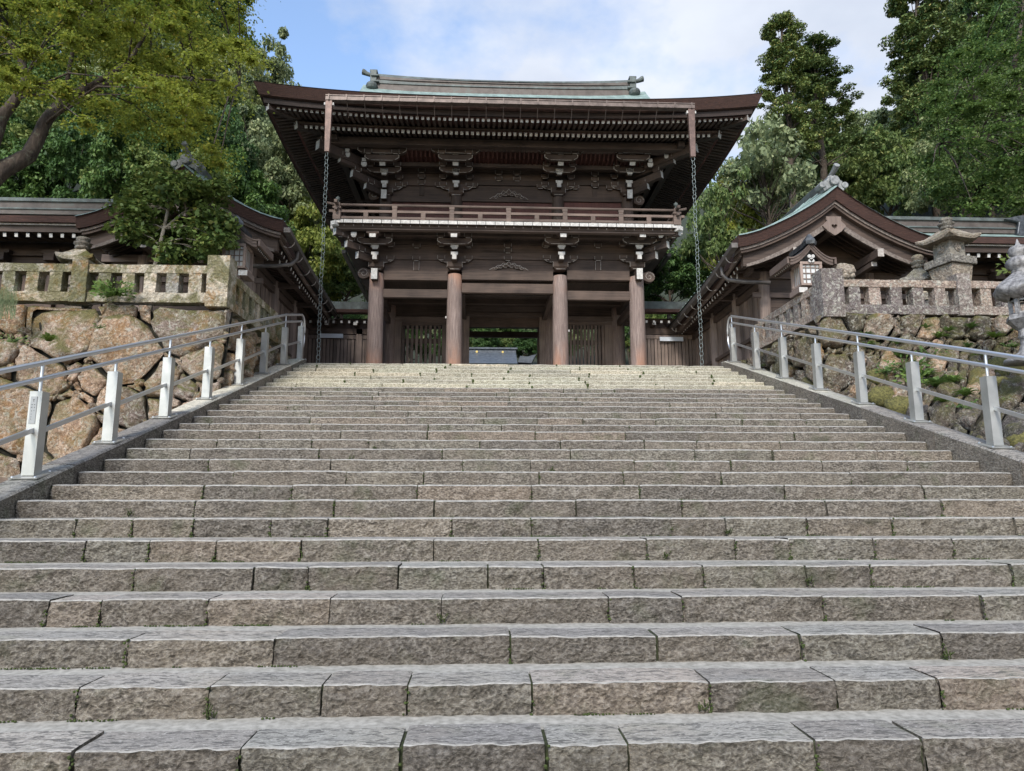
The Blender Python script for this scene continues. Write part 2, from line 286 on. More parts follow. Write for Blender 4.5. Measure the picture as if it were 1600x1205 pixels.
# ------------------------------------------------------------ object helpers
WLOC = {}
def _link(o, parent, loc):
    COL.objects.link(o)
    pl = WLOC[parent.name] if parent else Vector((0, 0, 0))
    if parent: o.parent = parent
    o.location = Vector(loc) - pl; WLOC[o.name] = Vector(loc)
    return o
def tag(o, label=None, cat=None, group=None, kind=None):
    if label: o['label'] = label
    if cat: o['category'] = cat
    if group: o['group'] = group
    if kind: o['kind'] = kind
    return o
def empty(name, loc, label=None, cat=None, group=None, kind=None, parent=None):
    o = bpy.data.objects.new(name, None); _link(o, parent, loc); o.empty_display_size = .2
    return tag(o, label, cat, group, kind)
def inst(name, me, loc, parent=None, rot=(0, 0, 0), scale=(1, 1, 1)):
    o = bpy.data.objects.new(name, me); _link(o, parent, loc); o.rotation_euler = rot; o.scale = scale; return o
class MB:
    def __init__(s, mats):
        s.mats = mats if isinstance(mats, (list, tuple)) else [mats]; s.v = []; s.f = []; s.mi = []
    def poly(s, pts, mi=0):
        b = len(s.v); s.v += [tuple(p) for p in pts]; s.f.append(tuple(range(b, b+len(pts)))); s.mi.append(mi); return s
    def box(s, c, d, rot=None, mi=0, mif=None, taper=1.0):
        """c centre, d full sizes; mif = dict face->material for 'x-','x+','y-','y+','z-','z+'; taper scales the bottom"""
        hx, hy, hz = d[0]/2, d[1]/2, d[2]/2; C = Vector(c)
        P = [(-hx*taper, -hy*taper, -hz), (hx*taper, -hy*taper, -hz), (hx*taper, hy*taper, -hz), (-hx*taper, hy*taper, -hz), (-hx, -hy, hz), (hx, -hy, hz), (hx, hy, hz), (-hx, hy, hz)]
        R = rot if isinstance(rot, Matrix) else (Matrix.Rotation(rot, 3, 'Z') if rot else None)
        b = len(s.v)
        for p in P:
            q = Vector(p)
            if R: q = R @ q
            s.v.append(tuple(C+q))
        for k, f in (('z-', (0, 3, 2, 1)), ('z+', (4, 5, 6, 7)), ('y-', (0, 1, 5, 4)), ('x+', (1, 2, 6, 5)), ('y+', (2, 3, 7, 6)), ('x-', (3, 0, 4, 7))):
            s.f.append(tuple(b+i for i in f)); s.mi.append((mif or {}).get(k, mi))
        return s
    def span(s, x0, x1, y0, y1, z0, z1, **k):
        return s.box(((x0+x1)/2, (y0+y1)/2, (z0+z1)/2), (abs(x1-x0), abs(y1-y0), abs(z1-z0)), **k)
    def bar(s, a, b, w, h, mi=0, mi0=None, mi1=None, upv=(0, 0, 1)):
        a, b = Vector(a), Vector(b); d = (b-a).normalized(); r = d.cross(Vector(upv)).normalized(); u = r.cross(d)
        B = len(s.v)
        for p in (a, b):
            for i, j in ((-1, -1), (1, -1), (1, 1), (-1, 1)): s.v.append(tuple(p+r*(i*w/2)+u*(j*h/2)))
        for f, m_ in (((0, 1, 2, 3), mi0), ((7, 6, 5, 4), mi1), ((0, 4, 5, 1), None), ((1, 5, 6, 2), None), ((2, 6, 7, 3), None), ((3, 7, 4, 0), None)):
            s.f.append(tuple(B+i for i in f)); s.mi.append(mi if m_ is None else m_)
        return s
    def tube(s, pts, r, n=8, mi=0, caps=True, mic=None):
        pts = [Vector(p) for p in pts]; rr = r if isinstance(r, (list, tuple)) else [r]*len(pts)
        B = len(s.v); ref = None
        for i, p in enumerate(pts):
            d = (pts[min(i+1, len(pts)-1)]-pts[max(i-1, 0)]).normalized()
            if ref is None: ref = Vector((0, 0, 1)) if abs(d.z) < .9 else Vector((1, 0, 0))
            a = d.cross(ref).normalized(); b = d.cross(a).normalized(); ref = -b if False else ref
            for k in range(n):
                t = 2*pi*k/n; s.v.append(tuple(p+a*(cos(t)*rr[i])+b*(sin(t)*rr[i])))
        for i in range(len(pts)-1):
            for k in range(n):
                k2 = (k+1) % n; s.f.append((B+i*n+k, B+i*n+k2, B+(i+1)*n+k2, B+(i+1)*n+k)); s.mi.append(mi)
        if caps:
            s.f.append(tuple(B+k for k in range(n))[::-1]); s.mi.append(mi if mic is None else mic)
            e = B+(len(pts)-1)*n; s.f.append(tuple(e+k for k in range(n))); s.mi.append(mi if mic is None else mic)
        return s
    def lathe(s, c, prof, n=16, mi=0, sq=None, rot=0, lobes=None):
        """prof [(r,z)]; sq: superellipse power for square-ish sections"""
        B = len(s.v); c = Vector(c)
        for r, z in prof:
            for k in range(n):
                t = 2*pi*k/n; rr = r
                if sq: rr = r/max(abs(cos(t)), abs(sin(t)))**sq
                if lobes: rr = r*(1+lobes[1]*cos(lobes[0]*t))
                s.v.append((c.x+cos(t+rot)*rr, c.y+sin(t+rot)*rr, c.z+z))
        for i in range(len(prof)-1):
            for k in range(n):
                k2 = (k+1) % n; s.f.append((B+i*n+k, B+i*n+k2, B+(i+1)*n+k2, B+(i+1)*n+k)); s.mi.append(mi)
        s.f.append(tuple(B+k for k in range(n))[::-1]); s.mi.append(mi)
        e = B+(len(prof)-1)*n; s.f.append(tuple(e+k for k in range(n))); s.mi.append(mi)
        return s
    def prism(s, pts, ext, mi=0, micap=None):
        """pts planar outline (3D), ext extrusion vector"""
        n = len(pts); B = len(s.v); e = Vector(ext)
        for p in pts: s.v.append(tuple(p))
        for p in pts: s.v.append(tuple(Vector(p)+e))
        s.f.append(tuple(range(B, B+n))); s.mi.append(mi if micap is None else micap)
        s.f.append(tuple(range(B+n, B+2*n))[::-1]); s.mi.append(mi)
        for i in range(n):
            j = (i+1) % n; s.f.append((B+i, B+n+i, B+n+j, B+j)); s.mi.append(mi)
        return s
    def grid(s, fn, nu, nv, mi=0, flip=False):
        B = len(s.v)
        for i in range(nu+1):
            for j in range(nv+1): s.v.append(tuple(fn(i/nu, j/nv)))
        for i in range(nu):
            for j in range(nv):
                a = B+i*(nv+1)+j; q = (a, a+nv+1, a+nv+2, a+1); s.f.append(q[::-1] if flip else q); s.mi.append(mi)
        return s
    def mesh(s, name, origin=(0, 0, 0), smooth=False, jitter=0):
        o = Vector(origin); me = bpy.data.meshes.new(name)
        vs = [(v[0]-o.x, v[1]-o.y, v[2]-o.z) for v in s.v]
        me.from_pydata(vs, [], s.f)
        for m in s.mats: me.materials.append(m)
        me.polygons.foreach_set('material_index', s.mi)
        if smooth: me.polygons.foreach_set('use_smooth', [True]*len(s.f))
        me.update(); return me
    def build(s, name, parent=None, origin=None, smooth=False, label=None, cat=None, group=None, kind=None, bevel=0, auto=None):
        if origin is None:
            a = np.array(s.v); lo, hi = a.min(0), a.max(0)
            origin = ((lo[0]+hi[0])/2, (lo[1]+hi[1])/2, (lo[2]+hi[2])/2 if parent else lo[2])
        o = bpy.data.objects.new(name, s.mesh(name, origin, smooth)); _link(o, parent, origin)
        if bevel:
            bm = o.modifiers.new('bevel', 'BEVEL'); bm.width = bevel; bm.segments = 2; bm.limit_method = 'ANGLE'; bm.angle_limit = radians(40)
        return tag(o, label, cat, group, kind)
def W(*k): return [MW[i] for i in k]
def fbm(p, oct=4): return noise.fractal(Vector(p), 1.0, 2.0, oct)
def np_mesh(name, verts, nq, mats):
    """verts (4*nq,3) -> quads"""
    me = bpy.data.meshes.new(name)
    me.vertices.add(len(verts)); me.vertices.foreach_set('co', verts.astype(np.float32).ravel())
    me.loops.add(nq*4); me.loops.foreach_set('vertex_index', np.arange(nq*4, dtype=np.int32))
    me.polygons.add(nq); me.polygons.foreach_set('loop_start', np.arange(0, nq*4, 4, dtype=np.int32)); me.polygons.foreach_set('loop_total', np.full(nq, 4, dtype=np.int32))
    for m in mats: me.materials.append(m)
    me.update(calc_edges=True); me.validate(); return me

# ------------------------------------------------------------ stairs
RISE, DY, Y0, XL, XR, NS = .17, .5219, 3.743, -5.053, 6.164, 28
PL = NS*RISE                                   # level of the upper precinct, 4.76
errs = [-.8, -2.2, -3.1, -1.2, .4, 2.5, 2.2, 3., 1.6, 1.4, 1.2, 1.7, 1., 1.8, .4, -.1, -.2, -.5, -1.3, -1.8, -2.1, -2., -1.7, -1.4, -1.7, -1.3, .7, 1.4, 0]
def sy(k): return Y0+DY*k
def sz(k):
    e = errs[k] if 0 <= k < len(errs) else 0
    return RISE*k + e*sy(k)/F*(.6 if k > 24 else 1)
joints = {0: [110, 370, 625, 855, 985, 1280, 1450], 1: [115, 322, 500, 635, 832, 1111, 1312, 1475], 2: [195, 425, 797, 1029, 1256, 1477],
          3: [70, 155, 322, 514, 689, 952, 1067, 1290, 1540], 4: [207, 394, 481, 621, 763, 850, 991, 1100, 1262, 1363, 1584],
          5: [130, 230, 335, 470, 677, 842, 1012, 1150, 1235, 1368, 1492], 6: [115, 205, 300, 422, 511, 706, 830, 1050, 1135, 1262, 1397, 1590]}
stairs = empty('stone_staircase', (.5, sy(0), 0), kind='structure', label='broad flight of grey hewn granite steps climbing to the gate')
bb = MB(W('mortar', 'joint'))
for k in range(-2, NS+1):
    y, z, zp = sy(k), sz(k), sz(k-1)
    yn = sy(k+1) if k < NS else sy(k)+1.0
    bb.poly([(XL, y+.06, z-.012), (XR, y+.06, z-.012), (XR, y+.30, z-.012), (XL, y+.30, z-.012)], 1)
    bb.poly([(XL, y+.30, z-.012), (XR, y+.30, z-.012), (XR, yn+.06, z-.004), (XL, yn+.06, z-.004)], 0)
    bb.poly([(XL, y+.06, zp-.2), (XR, y+.06, zp-.2), (XR, y+.06, z-.012), (XL, y+.06, z-.012)], 1)
bb.build('stair_bedding', stairs)
def step_block(x0, x1, k, fine):
    y, z, zb = sy(k), sz(k), sz(k-1)-.03
    top7 = k > 21
    ch = .015 if k > 6 else .005+.0012*max(0, k)
    mb = MB(W('riser_top', 'tread_top', 'tread_top') if top7 else W('riser', 'tread', 'arris'))
    nx = max(2, int((x1-x0)/fine)); nz = max(2, int(.19/fine)); ny = max(1, int(.33/(fine*1.6)))
    amp = .024 if not top7 else .014; sd = rng.uniform(0, 99); yo = rng.uniform(-.012, .012); zo = rng.uniform(-.004, .005); dep = rng.uniform(.31, .37)
    tilt = rng.uniform(-.004, .004)
    def edge_r(u):   # rounded vertical corners
        e = min(u, 1-u)*(x1-x0); return .012*max(0, 1-e/.03)
    def zt(x, u): return z+zo+tilt*(u-.5)+.007*fbm((x*2.3, sd, k), 3) - edge_r(u)*.35
    def fr(u, v):     # v 0 bottom -> 1 top
        x = x0+(x1-x0)*u; zz = zb+(zt(x, u)-ch-zb)*v
        d = amp*fbm((x*9, sd+zz*13, k*3.1), 4)+.012*fbm((x*2.1, sd, zz*3), 2)
        if k < 9:
            vd = noise.voronoi(Vector((x*11+zz*7, sd, zz*19-x*3)))[0]; d += .030*(vd[1]-vd[0])*-.6+.014+.010*abs(fbm((x*24, sd, zz*34), 3))+rng.uniform(-.0015, .0015)*min(1, v*4)*(1 if v < .95 else 0)
        d += .010*v**6                              # arris worn back
        return (x, y+yo+d+edge_r(u), zz)
    mb.grid(fr, nx, nz, 0)
    def tp(u, v):
        x = x0+(x1-x0)*u; f = fr(u, 1)
        yb = y+dep; yy = f[1]+(yb-f[1])*v + (.012*fbm((x*3, sd+5, 1), 2) if v == 1 else 0)
        zz = zt(x, u)+(.0025*fbm((x*8, yy*14, sd), 3))-(ch if v == 0 else 0)
        return (x, yy, zz)
    e0 = .06 if k > 6 else .025
    ys = [0, e0]+[e0+(1-e0)*(i+1)/ny for i in range(ny)]
    B = len(mb.v)
    for i in range(nx+1):
        for v in ys: mb.v.append(tp(i/nx, v))
    m = len(ys)
    for i in range(nx):
        for j in range(m-1):
            a = B+i*m+j; mb.f.append((a, a+m, a+m+1, a+1)); mb.mi.append(1 if j else 2)
    for xx, u, fl in ((x0, 0, 1), (x1, 1, 0)):
        q = [fr(u, 0), fr(u, 1), tp(u, 1), (xx, y+dep, zb)]; mb.poly(q if fl else q[::-1], 0)
    so_ = mb.build('step_stone', stairs, smooth=True)
    if k < 9: so_.data.polygons.foreach_set('use_smooth', [m_ != 0 for m_ in mb.mi])
JX = []
for k in range(-1, NS+1):
    if k in joints:
        xs = [X(p, sy(k), 1100-30*k) for p in joints[k]]
        xs = [at(p, {0: 1190, 1: 1100, 2: 1022, 3: 955, 4: 900, 5: 858, 6: 824}[k], y=sy(k)).x for p in joints[k]]
    else:
        xs = [.4+rng.uniform(-.5, .5)]
    if k > 21: lens = (1.2, 1.9)
    elif k > 6: lens = (.75, 1.75)
    else: lens = (.8, 1.7)
    while xs[0]-XL > 1.9: xs.insert(0, xs[0]-rng.uniform(*lens))
    while XR-xs[-1] > 1.9: xs.append(xs[-1]+rng.uniform(*lens))
    xs = [x for x in xs if XL+.4 < x < XR-.4]
    xs = [XL+.012]+xs+[XR-.012]
    JX.append((k, xs))
    fine = .017 if k < 3 else .026 if k < 7 else .055 if k < 13 else .09
    for a, b in zip(xs[:-1], xs[1:]):
        g = rng.choice([.003, .004, .006, .010])
        step_block(a+g, b-g, k, fine)
# kerbs
def kerb(side):
    xi = XL-.002 if side < 0 else XR+.002; xo = xi+.38*side
    hgt = .045 if side < 0 else .15
    root = empty('stair_kerb', (xi, sy(0), 0), kind='structure', label='sloping kerb of long granite slabs along the %s edge of the steps' % ('left' if side < 0 else 'right'))
    y = sy(0)-.6; n = 0
    yend = sy(NS)+.3
    while y < yend:
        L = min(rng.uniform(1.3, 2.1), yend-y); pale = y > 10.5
        if yend-y-L < .5: L = yend-y
        sd = rng.uniform(0, 50)
        def zk(yy):
            k = (yy-Y0)/DY; h = hgt
            if side > 0: h -= .07*max(0, min(1, (k-10)/18))
            return min(RISE*k, PL+.03)+h+.05+.006*fbm((yy*3, sd, 0), 2)
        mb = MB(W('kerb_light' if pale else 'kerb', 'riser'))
        y0, y1 = y+.006, y+L-.006; nn = 8
        prof = [(xi, -.75, 1), (xi, -.02, 1), (xi+.02*side, 0, 0), ((xi+xo)/2, .004, 0), (xo-.02*side, -.004, 0), (xo, -.03, 1), (xo, -1.6, 1)]
        B = len(mb.v)
        for i in range(nn+1):
            yy = y0+(y1-y0)*i/nn
            for j, (x, dz, _m) in enumerate(prof):
                d = .014*fbm((yy*7, dz*9+sd, j), 3) if j in (0, 1) else .004*fbm((yy*8, x*8, sd), 2)
                mb.v.append((x-d*side*.5, yy, zk(yy)+dz+(d*.4 if j > 1 else 0)))
        m = len(prof)
        for i in range(nn):
            for j in range(m-1):
                a = B+i*m+j; q = (a, a+m, a+m+1, a+1); mb.f.append(q if side < 0 else q[::-1]); mb.mi.append(0 if j in (1, 2, 3, 4) else 1)
        mb.f.append(tuple(B+j for j in range(m))); mb.mi.append(1)
        mb.f.append(tuple(B+nn*m+j for j in range(m))[::-1]); mb.mi.append(1)
        mb.build('kerb_slab', root)
        y += L
kerb(-1); kerb(1)
def zkerb(y, side):
    k = (y-Y0)/DY; h = .045 if side < 0 else .15-.07*max(0, min(1, (k-10)/18))
    return min(RISE*k, PL+.03)+h+.05
# moss in joints
mo = MB(W('joint_moss'))
leafq = []
for k, xs in JX:
    for x in xs[1:-1]:
        if rng.random() < .75:
            y, z, zb = sy(k), sz(k), sz(k-1)
            for _ in range(rng.randint(6, 14)):
                zz = zb+(z-zb)*rng.random()**2.2; r = rng.uniform(.005, .011) if k < 22 else rng.uniform(.012, .03)
                p = (x+rng.uniform(-.012, .012)*(1.6 if zz < zb+.03 else 1), y+rng.uniform(0, .02), zz)
                mo.lathe(p, [(r*.3, -r), (r, -r*.3), (r*.9, r*.4), (r*.2, r*.8)], 6)
    # moss line at the foot of the riser
    if k > 0 or k == 0:
        for _ in range(26 if k < 9 else 8):
            x = rng.uniform(XL+.2, XR-.2); L = rng.uniform(.05, .35)
            if fbm((x*.9, k*1.7, 3), 2) < .02: continue
            for i in range(int(L/.02)):
                r = rng.uniform(.003, .008)
                mo.lathe((x+i*.02, sy(k)-.004+rng.uniform(-.012, .008), sz(k-1)+r*.1), [(r*1.3, -.004), (r*1.1, r*.4), (r*.3, r*.8)], 5)
for (px, py, k) in ((585, 682, 12), (205, 792, 7), (1136, 820, 6), (1100, 1112, 1), (625, 1190, 0), (690, 960, 3), (1262, 905, 4), (549, 699, 11), (1040, 835, 5), (330, 1110, 1), (1480, 1030, 2), (862, 712, 10)):
    for _ in range(14):
        o = Vector((at(px, py, y=sy(k)).x+rng.uniform(-.03, .03), sy(k)-.01, sz(k-1)+rng.uniform(0, .05)))
        t_ = o+Vector((rng.uniform(-.03, .03), rng.uniform(-.04, -.005), rng.uniform(.01, .05))); mo.bar(o, t_, .006, .003)
mo.build('joint_moss', None, origin=(.5, sy(0), 0), smooth=True, kind='stuff', label='dark green moss growing in the joints of the steps', cat='moss')

# ------------------------------------------------------------ handrails
def handrail(side):
    xc = XL-.19 if side < 0 else XR+.19
    ks = [5.0, 8.01, 10.96, 13.94, 16.96, 19.95, 22.9, 25.85, 28.7] if side < 0 else [4.0, 7, 9.95, 13, 15.9, 18.9, 21.85, 24.75, 27.7]
    ys = [sy(k) for k in ks]
    root = empty('handrail', (xc, ys[0], zkerb(ys[0], side)), 'brushed steel double tube handrail climbing the %s side of the steps' % ('left' if side < 0 else 'right'), 'handrail')
    PH, PW = .92, .134
    ph = PH
    m = MB(W('steel_flat'))
    m.box((0, 0, PH/2), (PW, PW, PH)); me = m.mesh('post')
    mp_ = MB(W('steel_flat')); mp_.box((0, 0, 0), (.30, .30, .014)); mep = mp_.mesh('base_plate')
    mbo = MB(W('steel')); mbo.lathe((0, 0, 0), [(.016, 0), (.016, .012), (.008, .02)], 6); meb = mbo.mesh('bolt')
    ms = MB(W('steel_tube')); ms.lathe((0, 0, 0), [(.017, 0), (.017, .15)], 10); mes = ms.mesh('rail_stem', smooth=False)
    ms2 = MB(W('steel_tube')); ms2.lathe((0, 0, 0), [(.017, 0), (.017, .32)], 10); mes2 = ms2.mesh('rail_stem')
    tops = []
    for i, y in enumerate(ys):
        zb = zkerb(y, side)
        p = inst('post', me, (xc, y, zb+.01), root)
        bp = inst('base_plate', mep, (xc, y, zb+.012), p)
        bp.rotation_euler = (math.atan(RISE/DY)*.8, 0, 0)
        for a in (-.12, .12):
            for b in (-.12, .12): inst('bolt', meb, (xc+a, y+b, zb+.018+b*.3), p)
        long_ = (i % 2 == (1 if side < 0 else 0))
        inst('rail_stem', mes2 if long_ else mes, (xc, y, zb+PH), p)
        tops.append(zb+PH+.01)
        if i == 1 and side < 0:
            pm = MB(W('plate', 'ink')); pm.box((xc-.012, y-PW/2-.003, zb+PH-.20), (.068, .006, .30))
            for (dx, dz, w, h) in [(0, .115, .018, .010), (0, .10, .012, .012), (-.014, .06, .012, .010), (.014, .06, .012, .010), (-.014, .03, .011, .012), (.014, .03, .012, .009), (-.013, -.01, .010, .01), (.013, -.005, .009, .008), (-.013, -.045, .008, .008), (-.013, -.075, .008, .008), (-.013, -.1, .008, .008)]:
                pm.box((xc-.012+dx, y-PW/2-.0068, zb+PH-.20+dz), (w, .0016, h*.35), mi=1); pm.box((xc-.012+dx, y-PW/2-.0068, zb+PH-.20+dz), (w*.3, .0016, h), mi=1)
            pm.build('name_plate', p)
    # tubes
    lo = [(xc, y, t+.15) for y, t in zip(ys, tops)]; hi = [(xc, y, t+.33) for y, t in zip(ys, tops)]
    b0 = Vector(lo[0])+(Vector(lo[0])-Vector(lo[1]))*1.2; h0 = Vector(hi[0])+(Vector(hi[0])-Vector(hi[1]))*1.2
    e = ys[-1]
    # closing loop beyond the last post, upper tube bending down
    loop = [(xc, e+.10+.26*sin(a), tops[-1]-.12+.45*cos(a)) for a in [radians(d) for d in range(12, 181, 12)]]
    loop2 = [(xc, e+.06+.13*sin(a), tops[-1]-.10+.24*cos(a)) for a in [radians(d) for d in range(12, 181, 14)]]
    MB(W('steel_tube')).tube([h0]+hi+loop, .030, 12).build('rail_tube', root, smooth=True)
    MB(W('steel_tube')).tube([b0]+lo+loop2, .027, 12).build('rail_tube', root, smooth=True)
    for i in range(len(ys)-1):
        a = Vector((xc, ys[i]+PW/2, zkerb(ys[i], side)+.50)); b = Vector((xc, ys[i+1]-PW/2, zkerb(ys[i+1], side)+.50))
        MB(W('steel')).bar(a, b, .035, .05).build('cross_bar', root)
handrail(-1); handrail(1)
# ------------------------------------------------------------ ground of the place
GXC = .48                                       # gate centre line
CXS = [-3.93, -1.31, 2.26, 4.88]               # gate columns
YF, YM, YB = 23.0, 26.4, 29.8
def terr(x, y):
    h = PL-.03
    if y < 13.6:  h = 1.25+.25*max(0, (y-6)/7)
    t = max(0, abs(x)-13-max(0, 22-y)*.15)
    if y > 14.6: h += t*.50 + .12*max(0, t-14)
    if y > 44: h += (y-44)*.42
    if y > 14: h += .5*fbm((x*.12, y*.12, 2), 3)*min(1, max(0, t/4+max(0, y-44)/5))
    return h
gm = MB(W('ground'))
xs_ = [-220, -150, -100, -70]+[i*3.0 for i in range(-20, 21)]+[70, 100, 150, 220]
ys_ = [19.4+i*3.0 for i in range(0, 25)]+[95, 110, 130, 160, 200, 260]
for i in range(len(xs_)):
    for j in range(len(ys_)): gm.v.append((xs_[i], ys_[j], min(terr(xs_[i], ys_[j]), 75)))
for i in range(len(xs_)-1):
    for j in range(len(ys_)-1):
        a = i*len(ys_)+j; gm.f.append((a, a+len(ys_), a+len(ys_)+1, a+1)); gm.mi.append(0)
gm.build('hillside', None, origin=(0, 15, PL), smooth=True, kind='structure')
for s_, xa_, xb_ in ((-1, -5.95, -60), (1, 6.95, 60)):
    tg = MB(W('ground')); tg.grid(lambda u, v: (xa_+(xb_-xa_)*u*u, 14.35+5.1*v, min(terr(xa_+(xb_-xa_)*u*u, 19.4), 40)-.01*(1-v)), 30, 3, flip=(s_ < 0)); tg.build('terrace_ground', None, smooth=True, kind='structure')
MB(W('gravel')).poly([(-14, sy(NS)+.9, PL-.02), (15, sy(NS)+.9, PL-.02), (15, 46, PL-.02), (-14, 46, PL-.02)]).build('precinct_ground', kind='structure')
lg = MB(W('ground')); lg.poly([(-200, -60, -.8), (200, -60, -.8), (200, 3, -.8), (-200, 3, -.8)]); lg.build('lower_ground', kind='structure')
for s, xa, xb in ((-1, XL-.38, -60), (1, XR+.38, 60)):
    g = MB(W('soil'))
    def fn(u, v, xa=xa, xb=xb, s=s):
        x = xa+(xb-xa)*u**2; y = 1+13.6*v
        z = 1.30+.28*max(0, (y-6)/7)+.06*fbm((x*.8, y*.8, 1), 3)
        if s > 0: z -= .15
        if y < 7.5: z = min(z, sz(0)+RISE*(y-Y0)/DY-.1) if y > 3 else -.7
        return (x, y, z)
    g.grid(fn, 24, 30, flip=(s < 0)); g.build('side_ground', kind='structure', smooth=True)

# ------------------------------------------------------------ THE GATE
gate = empty('tower_gate', (GXC, YF, PL), 'two storey dark timber tower gate with balcony and curved roof above the steps', 'gate')
# stone base & columns
cm = MB(W('column'))
cprof = [(.265, 0), (.268, .5), (.262, 2.0), (.250, 3.4), (.235, 3.85)]
cm.lathe((0, 0, 0), cprof, 20); cme = cm.mesh('column', smooth=True)
pm_ = MB(W('kerb_light')); pm_.lathe((0, 0, -.0), [(.42, -.02), (.42, .04), (.34, .10)], 16); pme = pm_.mesh('column_base')
for yy in (YF, YM, YB):
    for i, x in enumerate(CXS):
        c = inst('column', cme, (x, yy, PL+.10), gate, rot=(0, 0, rng.uniform(0, 6)))
        inst('column_base', pme, (x, yy, PL), c)
def zr(py, y=YF, px=791): return Z(py, y, px)
# tie beams (front plane)
def beam(x0, x1, y, pya, pyb, th=.2, m='wood_x', name='tie_beam', px=None):
    p = 754+((x0+x1)/2+.35)*1100/y if px is None else px
    z1, z0 = Z(pya, y, p), Z(pyb, y, p)
    b = MB(W(m)); b.span(x0, x1, y-th/2, y+th/2, z0, z1); return b.build(name, gate, bevel=.008)
R_ = .24
for a, b in ((0, 1), (1, 2), (2, 3)): beam(CXS[a]+R_, CXS[b]-R_, YF, 424.5, 439, .19)
beam(CXS[0]+R_, CXS[1]-R_, YF, 453, 466, .17); beam(CXS[2]+R_, CXS[3]-R_, YF, 456, 470, .17)
beam(CXS[1]+R_, CXS[2]-R_, YF, 444.5, 459, .17)
# curled beam noses at the outer columns, and forward noses over the outer columns
def spiral(c, r, side):
    mb = MB(W('wood_x', 'outline')); pts = []
    for i in range(14):
        t = 2*pi*i/14; pts.append((c[0]+r*cos(t), c[1]-.10, c[2]+r*sin(t)*.95))
    mb.prism(pts, (0, .2, 0)); 
    sp = [(c[0]+side*r*(.86-.055*i)*cos(i*.62), c[1]-.105, c[2]+r*(.86-.055*i)*sin(i*.62)) for i in range(15)]
    mb.tube(sp, .010, 4, mi=1); mb.span(min(c[0]-side*r*1.0, c[0]), max(c[0]-side*r*1.0, c[0]), c[1]-.09, c[1]+.09, c[2]-.12, c[2]+.14)
    mb.build('carved_beam_nose', gate)
zb_ = zr(431)
spiral((CXS[0]-.43, YF, zb_), .20, -1); spiral((CXS[3]+.43, YF, zb_+0), .20, 1)
def nose(x, y0, y1, z0, z1, w, name='white_beam_end', parent=None):
    mb = MB(W('wood_y', 'white')); mb.span(x-w/2, x+w/2, y0, y1, z0, z1, mif={'y-': 1}); return mb.build(name, parent or gate, bevel=.006)
for x, p in ((CXS[0]-.02, 588), (CXS[3]+.02, 991)):
    nose(x, YF-.48, YF, Z(436, YF-.48, p), Z(419, YF-.48, p), .21)
# wall boards between lower columns, up to the balcony
def wallboards(xa, xb, y, rows, pre='wall_board'):
    for i, (pa, pb, off, m) in enumerate(rows):
        p = 754+((xa+xb)/2+.35)*1100/y
        mb = MB(W(m)); mb.span(xa, xb, y-off, y+.08, Z(pb, y, p)+.004, Z(pa, y, p)-.004); mb.build(pre, gate, bevel=.006)
LX = CXS
for a, b in ((0, 1), (1, 2), (2, 3)):
    wallboards(LX[a], LX[b], YF+.04, [(407, 424, .02, 'wood_x'), (396, 407, .07, 'wood_x'), (383, 396, .02, 'wood_x'), (372, 383, .05, 'wood_x')])
# carved frog-leg struts
def frogleg(xc, y, z, w, h, name='carved_strut'):
    mb = MB(W('wood_x', 'outline')); N = 14
    up_ = []; 
    for i in range(-N, N+1):
        t = i/N; a = abs(t); up_.append((xc+t*w, y, z+h*(1-a**1.4)*(.86+.14*cos(a*22))+.015))
    lowr = []
    for i in range(N, -N-1, -1):
        t = i/N; a = abs(t); lowr.append((xc+t*w*.98, y, z+max(0, h*.42*(1-(a/.78)**2)) if a < .78 else z))
    for i in range(2*N):
        mb.prism([up_[i], up_[i+1], lowr[2*N-i-1], lowr[2*N-i]], (0, .09, 0))
    mb.tube([(p[0], p[1]-.008, p[2]) for p in up_], .009, 4, mi=1)
    for s in (-1, 1):
        for (cx_, cz_, r) in ((.16, .5, .10), (.42, .40, .09), (.66, .2, .07)):
            mb.tube([(xc+s*w*cx_+r*cos(q)*(1-q*.08), y-.012, z+h*cz_+r*sin(q)*.8*(1-q*.08)) for q in [j*.6 for j in range(10)]], .008, 4, mi=1)
    mb.build(name, gate)
frogleg(X(795, YF-.04, 415), YF-.05, Z(423.5, YF), .66, .30)
# small bracket set pieces
def block_mesh(w, h, white=False, front=False):
    """bearing block: square top, tapering curved foot, pale worn edges"""
    mb = MB(W('wood_x', 'outline', 'white'))
    mb.span(-w/2, w/2, -w/2, w/2, h*.4, h, mif={'y-': 2} if front else None)
    mb.box((0, 0, h*.2), (w, w, h*.4), taper=.62, mif={'y-': 2} if front else None)
    e = .010
    for s in (-1, 1):
        mb.box((s*(w/2+.001), -w/2-.004, h*.62), (e, e, h*.72), mi=1)
    mb.span(-w*.31, w*.31, -w/2-.006, -w/2+.002, -.006, .008, mi=1)
    return mb.mesh('bearing_block')
def arm_mesh(L, h, d=.15):
    mb = MB(W('wood_x', 'outline')); pts = []
    hw = L/2
    prof = [(-hw, h), (-hw, h*.52), (-hw+.05, h*.30), (-hw+.12, h*.12), (-hw+.22, 0)]
    pts = [(x, -d/2, z) for x, z in prof]+[(-x, -d/2, z) for x, z in prof[::-1]]
    mb.prism(pts[::-1], (0, d, 0))
    for s in (-1, 1):
        mb.box((s*hw, -d/2-.003, h*.76), (.022, .010, h*.5), mi=1)
        mb.bar((s*hw, -d/2-.003, h*.52), (s*(hw-.12), -d/2-.003, h*.12), .010, .018, mi=1)
    mb.span(-hw+.2, hw-.2, -d/2-.005, -d/2+.002, -.004, .010, mi=1)
    return mb.mesh('bracket_arm')
B_big, B_small, B_white = block_mesh(.50, .26), block_mesh(.24, .16), block_mesh(.25, .20, front=True)
